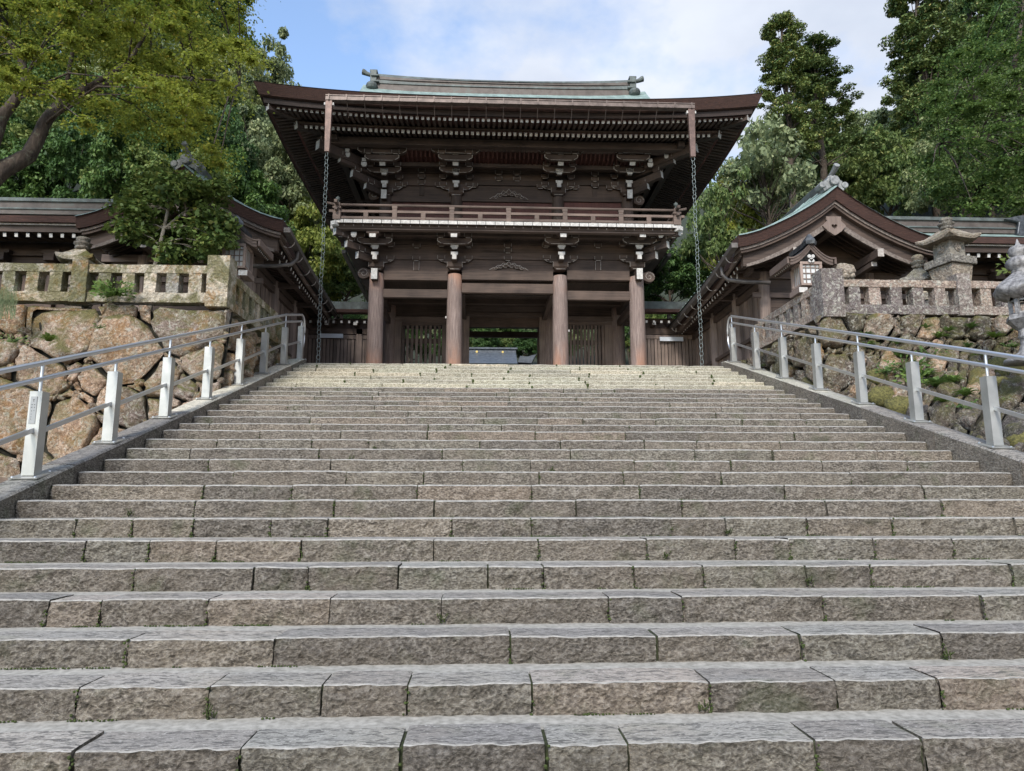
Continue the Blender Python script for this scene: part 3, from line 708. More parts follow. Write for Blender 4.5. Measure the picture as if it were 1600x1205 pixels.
A_s, A_m, A_l = arm_mesh(.80, .17), arm_mesh(1.12, .20), arm_mesh(1.62, .20)
def nosearm(x, y0, y1, zc, h, w, parent, white=True):
    """projecting arm: shaped white end"""
    mb = MB(W('wood_y', 'white')); mi = 1 if white else 0
    mb.span(x-w/2, x+w/2, y0+.04, y1, zc-h/2, zc+h/2)
    mb.span(x-w*.68, x+w*.68, y0, y0+.05, zc+h*.12, zc+h/2, mi=mi); mb.span(x-w*.42, x+w*.42, y0-.004, y0+.05, zc-h/2, zc+h*.12, mi=mi)
    mb.build('white_arm_end', parent)
def cluster_low(x, corner=0):
    p = 754+(x+.35)*1100/YF
    r = empty('bracket_set', (x, YF, Z(424, YF, p)), parent=gate)
    q = lambda py, y: Z(py, y, p)
    inst('bearing_block', B_big, (x, YF, q(424, YF)), r)
    inst('bracket_arm', A_m, (x, YF-.06, q(412, YF)), r)
    for dx in (-.46, .46): inst('bearing_block', B_small, (x+dx, YF-.06, q(408, YF-.06)), r)
    nosearm(x, YF-.62, YF, q(399, YF-.62), .25, .17, r)
    inst('bearing_block', B_white, (x, YF-.50, q(389, YF-.6)), r)
    inst('bracket_arm', A_m, (x, YF-.62, q(382.5, YF-.62)), r)
    for dx in (-.45, 0, .45): inst('bearing_block', B_small, (x+dx, YF-.62, q(373.5, YF-.62)), r)
    inst('bearing_block', B_small, (x-.46, YF-.06, q(388, YF)), r); inst('bearing_block', B_small, (x+.46, YF-.06, q(388, YF)), r)
    mb = MB(W('wood_y')); mb.span(x-.09, x+.09, YF-1.1, YF, q(376, YF-.6), q(366, YF-.6)); mb.build('bracket_arm', r)
    mb = MB(W('wood_x', 'white')); y1 = YF-1.16
    mb.span(x-.20, x+.20, y1, y1+.3, q(364, y1), q(355.5, y1)); mb.box((x, y1+.15, q(366, y1)), (.30, .3, .07), taper=.8)
    mb.span(x-.10, x+.10, y1-.012, y1+.3, q(370.5, y1), q(365, y1), mif={'y-': 1}); mb.build('bearing_block', r)
    if corner:
        s = corner
        # diagonal arms of the corner
        for (d0, py, h, w) in ((.75, 403, .24, .17), (1.15, 388, .22, .17), (1.55, 371, .22, .17)):
            a = Vector((x, YF, q(py, YF-d0*.5))); b = a+Vector((s*d0*.78, -d0*.78, .02))
            mb = MB(W('wood_y', 'white')); mb.bar(a, b, w, h, mi1=1); mb.build('diagonal_arm', r)
            inst('bearing_block', B_small, (b.x-s*.08, b.y+.08, b.z+h/2), r, rot=(0, 0, radians(45)))
        for dx in (.62, 1.05):
            inst('bearing_block', B_white, (x+s*dx, YF-1.0, q(372, YF-1.0)), r, scale=(.7, .7, .8))
        # side-projecting arms
        for (d0, py) in ((.6, 399), (1.1, 384)):
            mb = MB(W('wood_x', 'white')); xa, xb = sorted((x, x+s*d0)); mb.span(xa, xb, YF-.08, YF+.08, q(py+6, YF), q(py-5, YF), mif={'x-' if s < 0 else 'x+': 1}); mb.build('bracket_arm', r)
        for yy in (YM, YB):
            for (d0, py) in ((.6, 399), (1.1, 384)):
                mb = MB(W('wood_x', 'white')); xa, xb = sorted((x, x+s*d0)); mb.span(xa, xb, yy-.08, yy+.08, q(py+6, YF), q(py-5, YF)); mb.build('bracket_arm', r)
for i, x in enumerate(CXS): cluster_low(x, {0: -1, 3: 1}.get(i, 0))
# mid-bay bracket outlines on the wall
for xm in (X(651, YF, 400), X(735, YF, 400)+.05, X(847, YF, 400)+.02, X(934, YF, 400)):
    side = abs(xm-GXC) > 2.2
    p = 754+(xm+.35)*1100/YF
    if side:
        mb = MB(W('wood_z', 'outline')); mb.span(xm-.09, xm+.09, YF-.03, YF+.02, Z(423, YF, p), Z(409, YF, p))
        for s in (-1, 1): mb.span(xm+s*.09-.005, xm+s*.09+.005, YF-.036, YF-.02, Z(423, YF, p), Z(409, YF, p), mi=1)
        mb.build('strut', gate)
        inst('bearing_block', B_small, (xm, YF+.02, Z(409, YF, p)), gate)
    inst('bearing_block', B_small, (xm+ (0 if side else (-.1 if xm < GXC else .1)), YF+.02, Z(389, YF, p)), gate)
for dy in (409, 397, 389): inst('bearing_block', B_small, (GXC, YF+.02, Z(dy, YF)), gate)
# balcony
YBAL = YF-1.30
bx0, bx1 = X(530, YBAL, 346)-.25, X(1056, YBAL, 356)+.25
zb1 = Z(351, YBAL)
def bal_beam(y, pya, pyb, xa, xb, th=.16, m='wood_x', name='balcony_beam'):
    z1, z0 = Z(pya, y), Z(pyb, y); mb = MB(W(m)); mb.span(xa, xb, y-th/2, y+th/2, z0, z1); mb.build(name, gate, bevel=.008); return z0, z1
bal_beam(YF-1.12, 357, 363.5, bx0+.25, bx1-.25, .2, 'wood_rail')
bal_beam(YF-.62, 366, 371.5, CXS[0]-.7, CXS[3]+.7, .17)
# underside boards
mb = MB(W('wood_y')); nbd = 60
for i in range(nbd):
    xa = CXS[0]-.6+(CXS[3]-CXS[0]+1.2)*i/nbd; xb = xa+(CXS[3]-CXS[0]+1.2)/nbd-.02; z0 = Z(372.5, YF-.6)
    mb.span(xa, xb, YF-1.1, YF, z0+.16+.01*(i % 2), z0+.20)
mb.build('balcony_soffit_board', gate, kind='stuff')
# floor planks with white painted ends
npl = 37; wpl = (bx1-bx0-.2)/npl
for i in range(npl):
    xa = bx0+.1+wpl*i
    mb = MB(W('wood_y', 'white')); p = 754+(xa+.35)*1100/YBAL
    za, zb2 = Z(348.4+.6*0, YBAL, 791), Z(353.6, YBAL, 791)
    mb.span(xa+.008, xa+wpl-.008, YBAL-.10, YF+.3, zb2, za, mif={'y-': 1}); mb.build('floor_plank', gate)
    if i % 2 == 0 or 1:
        pass
mb = MB(W('wood_x', 'outline')); z0 = Z(358, YBAL+.02); z1 = Z(353.8, YBAL+.02)
mb.span(bx0+.15, bx1-.15, YBAL+.04, YBAL+.16, z0, z1)
for i in range(npl): mb.span(bx0+.1+wpl*i-.012, bx0+.1+wpl*i+.012, YBAL+.03, YBAL+.045, (z0+z1)/2-.01, z1, mi=1)
mb.build('floor_joist', gate)
# balcony floor at sides (returns along the gate flanks)
for s, xe in ((-1, bx0), (1, bx1)):
    mb = MB(W('wood_y')); xa, xb = sorted((xe, xe+(-s)*1.3)); mb.span(xa, xb, YF-1.2, YB+1.3, Z(353.6, YBAL), Z(348.6, YBAL)-.004); mb.build('side_floor', gate)
# railing
zf = Z(349, YBAL)
yr = YBAL-.02
rx0, rx1 = X(527, yr, 335), X(1057, yr, 345)
zt_, zm_, zl_ = Z(324.5, yr), Z(334.5, yr), Z(344.5, yr)
def rail(name, z, r, ext, up=0, sq=False):
    pts = [(rx0-ext, yr, z+up), (rx0-ext*.5, yr, z+up*.35), (rx0, yr, z), ((rx0+rx1)/2, yr, z), (rx1, yr, z), (rx1+ext*.5, yr, z+up*.35), (rx1+ext, yr, z+up)]
    mb = MB(W('wood_rail', 'outline'))
    if sq: mb.span(rx0-ext, rx1+ext, yr-r, yr+r, z-r, z+r)
    else: mb.tube(pts, r, 8, mic=1)
    mb.build(name, gate)
    for xx in (rx0, rx1):    # side rails run back
        mb = MB(W('wood_rail')); mb.span(xx-r, xx+r, yr-ext, YB+1.2, z-r, z+r); mb.build(name, gate)
rail('top_rail', zt_, .045, .34, .06); rail('middle_rail', zm_, .04, .26, 0, True); rail('bottom_rail', zl_, .04, .10, 0, True)
def rpost(x, y, tall):
    mb = MB(W('wood_rail', 'outline')); zt2 = zt_-.05 if tall else zm_-.04
    mb.span(x-.075, x+.075, y-.06, y+.06, zf, zt2)
    if tall:
        mb.span(x-.085, x+.085, y-.068, y+.066, zm_+.10, zm_+.19); mb.span(x-.03, x+.03, y-.066, y-.058, zm_+.10, zm_+.17, mi=1)
    mb.build('rail_post', gate, bevel=.01)
np_ = 12
for i in range(1, np_):
    rpost(rx0+(rx1-rx0)*i/np_, yr, i % 2 == 0)
for i in range(1, 8):
    for xx in (rx0, rx1): rpost(xx, yr+i*1.2, i % 2 == 0)
for xx in (rx0, rx1):
    mb = MB(W('wood_rail', 'copper_dark')); mb.span(xx-.12, xx+.12, yr-.12, yr+.12, zf, zm_-.03); mb.span(xx-.09, xx+.09, yr-.09, yr+.09, zm_-.03, zt_+.05)
    mb.span(xx-.13, xx+.13, yr-.13, yr+.13, zm_+.06, zm_+.12)
    mb.lathe((xx, yr, zt_+.05), [(.05, 0), (.05, .04), (.035, .07), (.07, .12), (.075, .16), (.05, .20), (.012, .24)], 10, mi=1); mb.build('corner_post', gate)
    mb = MB(W('wood_x', 'white')); s = -1 if xx == rx0 else 1
    mb.box((xx+s*.06, yr-.02, zf-.12), (.18, .2, .13), rot=s*.5, mi=1); mb.box((xx+s*.18, yr+.3, zf-.14), (.13, .2, .12), mi=1); mb.build('corner_beam_end', gate)

# ---- upper storey
YU = YF+.40
UX = [-3.76, -1.31, 2.26, 4.72]
for a, b in ((0, 1), (1, 2), (2, 3)):
    wallboards(UX[a], UX[b], YU, [(317, 345, .0, 'wood_red'), (309, 317, .07, 'wood_x'), (291, 309, .0, 'wood_x'), (283, 291, .06, 'wood_x'), (271, 283, .0, 'wood_x'), (262, 271, .05, 'wood_x')], 'upper_wall_board')
for x in UX:
    mb = MB(W('wood_z')); mb.lathe((x, YU, Z(349, YU)), [(.22, 0), (.21, Z(309, YU)-Z(349, YU))], 16); mb.build('upper_column', gate, smooth=False)
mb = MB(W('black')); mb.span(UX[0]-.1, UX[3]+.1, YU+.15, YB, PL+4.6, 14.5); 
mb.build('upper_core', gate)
# flanks of the upper storey and lower storey
for s, x in ((-1, UX[0]), (1, UX[3])):
    for j in range(6):
        z0 = Z(345, YU)+j*.48; mb = MB(W('wood_y')); xa, xb = sorted((x, x+s*.12)); mb.span(xa-.001*(j % 2), xb+.02*(j % 2), YU, YB-.4, z0, z0+.47); mb.build('flank_board', gate)
frogleg(X(795, YU-.04, 305), YU-.09, Z(314, YU), .68, .38)
# soffit lattices: coved ribs (rows 236-258) and grid (262-270)
mb = MB(W('wood_red'))
n = 62; xa0, xb0 = UX[0]-.4, UX[3]+.4
for i in range(n):
    x = xa0+(xb0-xa0)*i/(n-1)
    a = Vector((x, YU-.55, Z(258, YU-.55))); b = Vector((x, YU-1.15, Z(235, YU-1.15))); m_ = (a+b)/2+Vector((0, -.10, -.06))
    mb.bar(a, m_, .05, .05); mb.bar(m_, b, .05, .05)
mb.build('coved_ceiling_rib', gate, kind='stuff')
mb = MB(W('wood_red')); mb.poly([(xa0, YU-.5, Z(257, YU-.5)), (xb0, YU-.5, Z(257, YU-.5)), (xb0, YU-1.1, Z(232, YU-1.1)+.05), (xa0, YU-1.1, Z(232, YU-1.1)+.05)]); mb.build('coved_ceiling', gate)
mb = MB(W('wood_red'))
for i in range(44):
    x = xa0+(xb0-xa0)*i/43; mb.span(x-.03, x+.03, YU-.55, YU-.02, Z(262, YU-.3)+.10, Z(262, YU-.3)+.16)
for j in range(3): mb.span(xa0, xb0, YU-.48+j*.16, YU-.44+j*.16, Z(262, YU-.3)+.09, Z(262, YU-.3)+.15)
mb.build('ceiling_lattice', gate, kind='stuff')
def ub(y, pa, pb, xa, xb, th, m='wood_x', nm='eave_beam'):
    mb = MB(W(m)); mb.span(xa, xb, y-th/2, y+th/2, Z(pb, y), Z(pa, y)); mb.build(nm, gate, bevel=.008)
ub(YU-.55, 257.5, 264, UX[0]-.9, UX[3]+.9, .16)
ub(YU-1.15, 232.5, 236.5, UX[0]-1.5, UX[3]+1.5, .16, 'wood_rail')
ub(YU-1.5, 221, 232, UX[0]-1.9, UX[3]+1.9, .22)
def cluster_up(x, corner=0):
    p = 754+(x+.35)*1100/YU
    q = lambda py, y: Z(py, y, p)
    r = empty('bracket_set', (x, YU, q(309, YU)), parent=gate)
    inst('bearing_block', B_big, (x, YU, q(309, YU)), r)
    inst('bracket_arm', A_m, (x, YU-.06, q(299, YU)), r)
    for dx in (-.46, .46): inst('bearing_block', B_small, (x+dx, YU-.06, q(295, YU)), r)
    for dx in (-.46, .46): inst('bearing_block', B_small, (x+dx, YU-.06, q(283, YU)), r)
    nosearm(x, YU-.5, YU, q(287, YU-.5), .24, .17, r)
    inst('bearing_block', B_white, (x, YU-.52, q(274.5, YU-.52)), r)
    mb = MB(W('wood_x', 'white')); mb.span(x-.07, x+.07, YU-.68, YU-.6, q(273, YU-.65), q(270, YU-.65), mi=1); mb.build('block_face', r)
    inst('bracket_arm', A_m, (x, YU-.57, q(271, YU-.57)), r)
    for dx in (-.45, .45): inst('bearing_block', B_small, (x+dx, YU-.60, q(263, YU-.57)), r)
    # tail rafter with white end
    y0 = YU-1.12; a = Vector((x, YU, q(257, YU)+.35)); b = Vector((x, y0, q(252, y0)))
    mb = MB(W('wood_y', 'white')); mb.bar(a, b, .19, .28, mi1=1); mb.build('tail_rafter', r)
    mb = MB(W('wood_x', 'white')); mb.span(x-.10, x+.10, y0-.02, y0+.2, q(243, y0), q(236.5, y0), mif={'y-': 1}); mb.build('bearing_block', r)
    inst('bracket_arm', A_m, (x, YU-1.15, q(252, YU-1.15)), r)
    for dx in (-.45, .45): inst('bearing_block', B_small, (x+dx, YU-1.17, q(243, YU-1.15)), r)
    inst('bracket_arm', A_l, (x, YU-1.15, q(241, YU-1.15)), r)
    if corner:
        s = corner
        for (d0, py, h, w, wh) in ((.8, 296, .22, .16, 1), (1.3, 281, .24, .17, 0), (1.75, 262, .22, .17, 0), (2.5, 247, .30, .24, 1)):
            a = Vector((x, YU, q(py+4, YU-d0*.4))); b = a+Vector((s*d0*.80, -d0*.72, .10))
            mb = MB(W('wood_y', 'white')); mb.bar(a, b, w, h, mi1=1); mb.build('diagonal_arm', r)
            inst('bearing_block', B_small, (b.x-s*.12, b.y+.12, b.z+h/2-.02), r, rot=(0, 0, radians(45)))
        for (dx, dyy, py) in ((.62, .95, 262), (1.15, 1.15, 248), (1.72, 1.35, 231)):
            inst('bearing_block', B_white, (x+s*dx, YU-dyy, q(py, YU-dyy)), r, scale=(.75, .75, .75))
            mb = MB(W('wood_x', 'white')); zz = q(py, YU-dyy); mb.span(x+s*dx-.07, x+s*dx+.07, YU-dyy-.12, YU-dyy+.1, zz+.16, zz+.28, mif={'y-': 1}); mb.build('block_face', r)
        for j, yy in enumerate((YU, YM, YB-.4)):
            for (d0, py) in ((.6, 290), (1.1, 272), (1.5, 254)):
                mb = MB(W('wood_x', 'white')); xa, xb = sorted((x, x+s*d0)); mb.span(xa, xb, yy-.08, yy+.08, q(py+6, YU), q(py-5, YU)); mb.build('bracket_arm', r)
            mb = MB(W('wood_y')); mb.box((x+s*.55, yy-.0, q(280, YU)), (.16, 1.1, .17)); mb.build('bracket_arm', r)
for i, x in enumerate(UX): cluster_up(x, {0: -1, 3: 1}.get(i, 0))
spiral((UX[0]-.42, YU, Z(310, YU)), .19, -1); spiral((UX[3]+.42, YU, Z(311, YU)), .19, 1)
for x, p in ((UX[0]-.02, 601), (UX[3]+.02, 979)): nose(x, YU-.45, YU, Z(310, YU-.45, p), Z(296, YU-.45, p), .19)
for xm in (X(659, YU, 290), X(929, YU, 290)):
    for pr in (293, 283.5, 275): inst('bearing_block', B_small, (xm, YU+.0, Z(pr, YU)), gate)
    mb = MB(W('wood_z', 'outline')); mb.span(xm-.08, xm+.08, YU-.04, YU, Z(308, YU), Z(294, YU)); mb.build('strut', gate)
for xm in (GXC-.13, GXC+.16):
    for pr in (285, 276): inst('bearing_block', B_small, (xm+(-.18 if xm < GXC else .18), YU+.0, Z(pr, YU)), gate)
for x in UX:
    for s in (-1, 1):
        if UX[0]-.2 < x+s*.85 < UX[3]+.2: inst('bearing_block', B_small, (x+s*.62, YU, Z(296, YU)), gate)
# side purlins under the flank eaves
for s, xx in ((-1, UX[0]), (1, UX[3])):
    for (d0, py, th) in ((.55, 260, .16), (1.15, 234, .16), (1.5, 226, .22)):
        mb = MB(W('wood_y')); mb.span(xx+s*d0-th/2, xx+s*d0+th/2, YU-d0-.3, YB+1.2, Z(py+4, YU-d0), Z(py-4, YU-d0)); mb.build('side_purlin', gate)

# ---- rafters and roof
EX0, EX1 = -7.42, 8.42; EY0, EY1 = 20.10, 32.75
EXC, EYC = (EX0+EX1)/2, (EY0+EY1)/2
def rise(x, y):
    """upward sweep of the eaves towards the corners"""
    u = min(1.0, abs(x-EXC)/((EX1-EX0)/2)); v = min(1.0, abs(y-EYC)/((EY1-EY0)/2))
    return .36*(u**3.0)*(v**3.0)
ZE = 13.20                                       # underside of eave at the middle
def zraf_f(d, x, y): return 12.97+.20*(d-.40)+rise(x, y)*.95   # flying rafter centre, d = distance in from the eave
def zraf_b(d, x, y): return 12.90+.34*(d-1.10)+rise(x, y)*.8
SP = .172
fr_m, br_m = {}, {}
def raf(name, a, b, w, h):
    mb = MB(W('wood_y', 'white')); mb.bar(a, b, w, h, mi0=1); mb.build(name, gate)
nf = int((EX1-EX0-1.0)/SP)
for i in range(nf+1):
    x = EX0+.5+SP*i; e = min(x-EX0, EX1-x)
    inn = min(1.35, e-.15+.0)
    if e > .5: raf('flying_rafter', (x, EY0+.40, zraf_f(.40, x, EY0)), (x, EY0+min(1.7, e+.25), zraf_f(min(1.7, e+.25), x, EY0+.6)), .085, .095)
    if e > 1.35: raf('base_rafter', (x, EY0+1.10, zraf_b(1.10, x, EY0+.8)), (x, EY0+min(3.4, e+.1), zraf_b(min(3.4, e+.1), x, EY0+1.4)), .09, .11)
for s, ex in ((1, EX0), (-1, EX1)):
    for i in range(int((EY1-EY0-1.0)/SP)+1):
        y = EY0+.5+SP*i; e = min(y-EY0, EY1-y)
        raf('flying_rafter', (ex+s*.40, y, zraf_f(.40, ex, y)), (ex+s*min(1.7, e+.25), y, zraf_f(min(1.7, e+.25), ex+s*.6, y)), .085, .095)
        if e > 1.35: raf('base_rafter', (ex+s*1.10, y, zraf_b(1.10, ex+s*.8, y)), (ex+s*min(3.4, e+.1), y, zraf_b(min(3.4, e+.1), ex+s*1.4, y)), .09, .11)
# hip rafters at the four corners
for sx_, ex in ((1, EX0), (-1, EX1)):
    for sy_, ey in ((1, EY0), (-1, EY1)):
        P = lambda d, f: Vector((ex+sx_*d, ey+sy_*d, f(d, ex+sx_*d*.6, ey+sy_*d*.6)))
        mb = MB(W('wood_y', 'white')); mb.bar(P(.35, zraf_f)-Vector((0, 0, .02)), P(2.0, zraf_f), .19, .22, mi0=1); mb.build('hip_rafter', gate, bevel=.01)
        mb = MB(W('wood_y', 'white')); mb.bar(P(1.05, zraf_b)-Vector((0, 0, .03)), P(3.4, zraf_b), .20, .24, mi0=1); mb.build('hip_rafter', gate, bevel=.01)
# boards closing rafters (underside sheathing) and laths
def loop_pts(d, z, n=24):
    pts = []
    x0, x1, y0, y1 = EX0+d, EX1-d, EY0+d, EY1-d
    for i in range(n): pts.append((x0+(x1-x0)*i/n, y0))
    for i in range(n): pts.append((x1, y0+(y1-y0)*i/n))
    for i in range(n): pts.append((x1-(x1-x0)*i/n, y1))
    for i in range(n): pts.append((x0, y1-(y1-y0)*i/n))
    return [(x, y, z(d, x, y)) for x, y in pts]
def ringsurf(name, rings, m, n=24, smooth=False, lbl=None):
    mb = MB(W(*m) if isinstance(m, (list, tuple)) else W(m)); N = 4*n
    for r in rings: mb.v += loop_pts(r[0], r[1], n)
    for i in range(len(rings)-1):
        for k in range(N):
            k2 = (k+1) % N; mb.f.append((i*N+k, i*N+k2, (i+1)*N+k2, (i+1)*N+k)); mb.mi.append(rings[i][2] if len(rings[i]) > 2 else 0)
    return mb.build(name, gate, smooth=smooth)
ringsurf('eave_sheathing', [(.30, lambda d, x, y: zraf_f(d, x, y)+.055), (1.6, lambda d, x, y: zraf_f(d, x, y)+.055)], 'wood_red')
ringsurf('eave_sheathing', [(1.0, lambda d, x, y: zraf_b(d, x, y)+.062), (3.4, lambda d, x, y: zraf_b(d, x, y)+.062), (3.45, lambda d, x, y: zraf_b(d, x, y)+.3)], 'wood_red')
ringsurf('rafter_lath', [(1.02, lambda d, x, y: zraf_b(1.1, x, y)+.058), (1.02, lambda d, x, y: zraf_b(1.1, x, y)+.13), (1.16, lambda d, x, y: zraf_b(1.1, x, y)+.13), (1.16, lambda d, x, y: zraf_b(1.1, x, y)+.058), (1.02, lambda d, x, y: zraf_b(1.1, x, y)+.058)], 'wood_x')
# eave board above flying rafter ends, then thick bark edge
zz = lambda o, k=1.0: (lambda d, x, y: ZE+o+rise(x, y)*k)
ringsurf('eave_board', [(.36, zz(-.17)), (.27, zz(-.17)), (.24, zz(-.02)), (.36, zz(-.02))], 'eave_dark')  # board colour carries the shade behind the gutter
ringsurf('bark_edge', [(.34, zz(.0)), (.14, zz(-.0)), (.0, zz(.30)), (.06, zz(.325))], 'bark')
# copper roof sheets
ZR0 = ZE+.33; ZTOP = 17.62; HD = EYC-EY0
def prof(d):
    u = max(0, min(1, d/HD)); return ZR0+(ZTOP-ZR0)*(.50*u+.50*u**2.1)
GE = 5.75                                        # half length of the gabled upper roof
mb = MB(W('copper', 'copper_dark'))
for s in (1, -1):
    def fn(u, v, s=s):
        d = HD*v; hx = (EX1-EX0)/2
        lim = max(GE, hx-d) if d > hx-GE else hx-d
        x = EXC+(u*2-1)*lim; y = EYC-s*(HD-d)
        return (x, y, prof(d)+rise(x, y)*(1-v)**3+(.18*abs(u*2-1)**4 if v > .4 else 0)*v)
    mb.grid(fn, 48, 22, 0, flip=(s < 0))
for s in (1, -1):
    hx = (EX1-EX0)/2; D = hx-GE
    def fn(u, v, s=s):
        d = D*v; hy = HD-d; y = EYC+(u*2-1)*hy; x = EXC-s*(hx-d); return (x, y, prof(d)+rise(x, y)*(1-v*D/HD)**3)
    mb.grid(fn, 36, 8, 0, flip=(s > 0))
mb.build('copper_roof', gate, smooth=True)
for s in (-1, 1):   # gables
    mb = MB(W('wood_z', 'bark')); xg = EXC+s*(GE-.45)
    pts = [(xg, EYC+t*HD*.62, prof(HD*(1-abs(t)*.62))-.25) for t in [i/8 for i in range(-8, 9)]]
    mb.prism(pts+[(xg, EYC, prof(HD*.36)-.1)], (s*.06, 0, 0)); mb.build('gable_board', gate)
# ridge: stacked courses sweeping up at the ends
RX0, RX1 = X(587, EYC, 130), X(985, EYC, 140); RXC = (RX0+RX1)/2; RH = (RX1-RX0)/2
sweep = lambda x: .17*abs((x-RXC)/RH)**2.4
def course(z0, z1, hw0, hw1, m, nm='ridge_course'):
    mb = MB(W(m)); n = 24
    for i in range(n+1):
        x = RX0+(RX1-RX0)*i/n; s = sweep(x)
        for (yy, z) in ((-hw0, z0+s*.4), (-hw1, z1+s), (hw1, z1+s), (hw0, z0+s*.4)): mb.v.append((x, EYC+yy, z))
    for i in range(n):
        for j in range(4):
            a = i*4+j; b = i*4+(j+1) % 4; mb.f.append((a, a+4, b+4, b)); mb.mi.append(0)
    mb.f += [(0, 1, 2, 3), (n*4+3, n*4+2, n*4+1, n*4)]; mb.mi += [0, 0]; mb.build(nm, gate)
zt0 = Z(147, EYC)-.1; zt3 = Z(130.5, EYC)
hh = zt3-zt0
course(zt0-.1, zt0+hh*.36, .26, .24, 'copper_brown'); course(zt0+hh*.37, zt0+hh*.46, .28, .28, 'copper_dark'); course(zt0+hh*.46, zt0+hh*.68, .22, .22, 'copper_brown')
course(zt0+hh*.69, zt0+hh*.76, .26, .26, 'copper_brown'); course(zt0+hh*.78, zt0+hh*.83, .18, .18, 'black', 'ridge_gap'); course(zt0+hh*.84, zt0+hh*1.0, .26, .20, 'copper_dark')
for s, xe in ((-1, RX0), (1, RX1)):
    mb = MB(W('copper_dark', 'copper_brown')); z0 = Z(154, EYC)+.05; z1 = zt3+.30
    mb.box((xe+s*.05, EYC, (z0+z1)/2+.10), (.26, .62, z1-z0-.25)); mb.box((xe+s*.05, EYC-.02, z1-.06), (.30, .56, .10)); 
    mb.box((xe-s*.02, EYC-.31, z0+.62), (.32, .14, .07)); mb.box((xe-s*.02, EYC-.31, z0+.36), (.34, .14, .06))
    mb.lathe((xe+s*.10, EYC-.30, z0+.0), [(.08, 0), (.20, .05), (.24, .16), (.20, .27), (.08, .32)], 12)
    mb.build('ridge_end_ornament', gate, bevel=.02)
    mb = MB(W('copper_dark')); mb.tube([(xe+s*.1, EYC, z1-.12), (xe+s*.38, EYC, z1-.02), (xe+s*.50, EYC, z1+.05), (xe+s*.54, EYC, z1+.06)], [.07, .09, .12, .12], 10); mb.build('ridge_horn', gate)
# front gutter with straps
gx0, gx1 = X(509, EY0-.15, 160), X(1085, EY0-.15, 175)
gz1, gz0 = Z(158, EY0-.1), Z(165.5, EY0-.1)
mb = MB(W('gutter')); ng = 21
mb.span(gx0, gx1, EY0-.22, EY0-.02, gz0, gz1-.03); mb.span(gx0, gx1, EY0-.24, EY0+.0, gz1-.03, gz1); mb.build('gutter', gate)
for i in range(ng+1):
    x = gx0+.1+(gx1-gx0-.2)*i/ng
    mb = MB(W('gutter')); mb.span(x-.018, x+.018, EY0-.25, EY0-.20, gz0-.01, gz1+.012); mb.bar((x, EY0-.12, gz0), (x, EY0+.22, gz0-.34), .02, .02); mb.build('gutter_strap', gate)
# the eave bark in shade behind the gutter
for s, xe in ((-1, gx0+.10), (1, gx1-.10)):
    mb = MB(W('downpipe', 'white')); zt1 = gz0+.02; zb1_ = Z(238 if s < 0 else 246, EY0-.12, 512 if s < 0 else 1084)
    mb.box((xe, EY0-.12, (zt1+zb1_)/2), (.21, .16, zt1-zb1_), taper=.72); mb.box((xe, EY0-.12, zt1-.12), (.30, .10, .09), mi=1)
    mb.build('downpipe', gate, bevel=.01)
    ch = empty('rain_chain', (xe, EY0-.12, zb1_), 'long hanging rain chain of green copper links at the %s corner of the gate roof' % ('left' if s < 0 else 'right'), 'rain chain')
    lk = MB(W('chain')); nn = 14
    ringp = [(cos(2*pi*k/nn)*.050, 0, sin(2*pi*k/nn)*.074) for k in range(nn+1)]
    lk.tube(ringp, .0065, 5, caps=False); lme = lk.mesh('chain_link', smooth=True)
    z = zb1_-.06; i = 0
    while z > PL+.1:
        inst('chain_link', lme, (xe+.012*fbm((z, s, 0), 2)*3, EY0-.12, z), ch, rot=(rng.uniform(-.1, .1), 0, (.5 if i % 2 else -.55)+rng.uniform(-.12, .12))); z -= .122; i += 1
# ---- ground storey inside
DJ0, DJ1 = X(733, YM, 540), X(843, YM, 540)      # door opening
def box_px(pxa, pxb, y0, y1, pya, pyb, m, name, bevel=.006):
    xa, xb = X(pxa, y0, (pya+pyb)/2), X(pxb, y0, (pya+pyb)/2); pm = (pxa+pxb)/2
    mb = MB(W(m)); mb.span(xa, xb, y0, y1, Z(pyb, y0, pm) if pyb < 566 else PL, Z(pya, y0, pm)); return mb.build(name, gate, bevel=bevel)
box_px(722, 733, YM-.12, YM+.12, 490, 600, 'wood_slat', 'door_jamb'); box_px(843, 857, YM-.12, YM+.12, 490, 600, 'wood_slat', 'door_jamb')
box_px(715, 862, YM-.16, YM+.16, 474, 488, 'wood_rail', 'lintel'); box_px(718, 860, YM-.2, YM+.1, 488.5, 494, 'wood_rail', 'door_head')
box_px(733, 843, YM+.1, YM+.2, 492, 511, 'wood_x', 'transom_board')
box_px(722, 858, YM+.0, YM+.1, 455, 474, 'wood_x', 'inner_board')
# far-row beam seen through the door
beam(CXS[1], CXS[2], YB, 519, 527.5, .2, name='rear_beam')
beam(CXS[1], CXS[2], YB, 499, 508, .2, name='rear_beam'); 
for a, b in ((0, 1), (2, 3)): beam(CXS[a], CXS[b], YB, 505, 514, .2, name='rear_beam')
# lower ceiling
mb = MB(W('wood_y')); mb.span(CXS[0], CXS[3], YF+.2, YB, Z(440, YF)+.03, Z(440, YF)+.12); mb.build('passage_ceiling', gate)
for yy in (24.2, 25.3, 27.5, 28.6):
    mb = MB(W('wood_x')); mb.span(CXS[0], CXS[3], yy-.09, yy+.09, Z(440, YF)-.16, Z(440, YF)+.03); mb.build('ceiling_joist', gate)
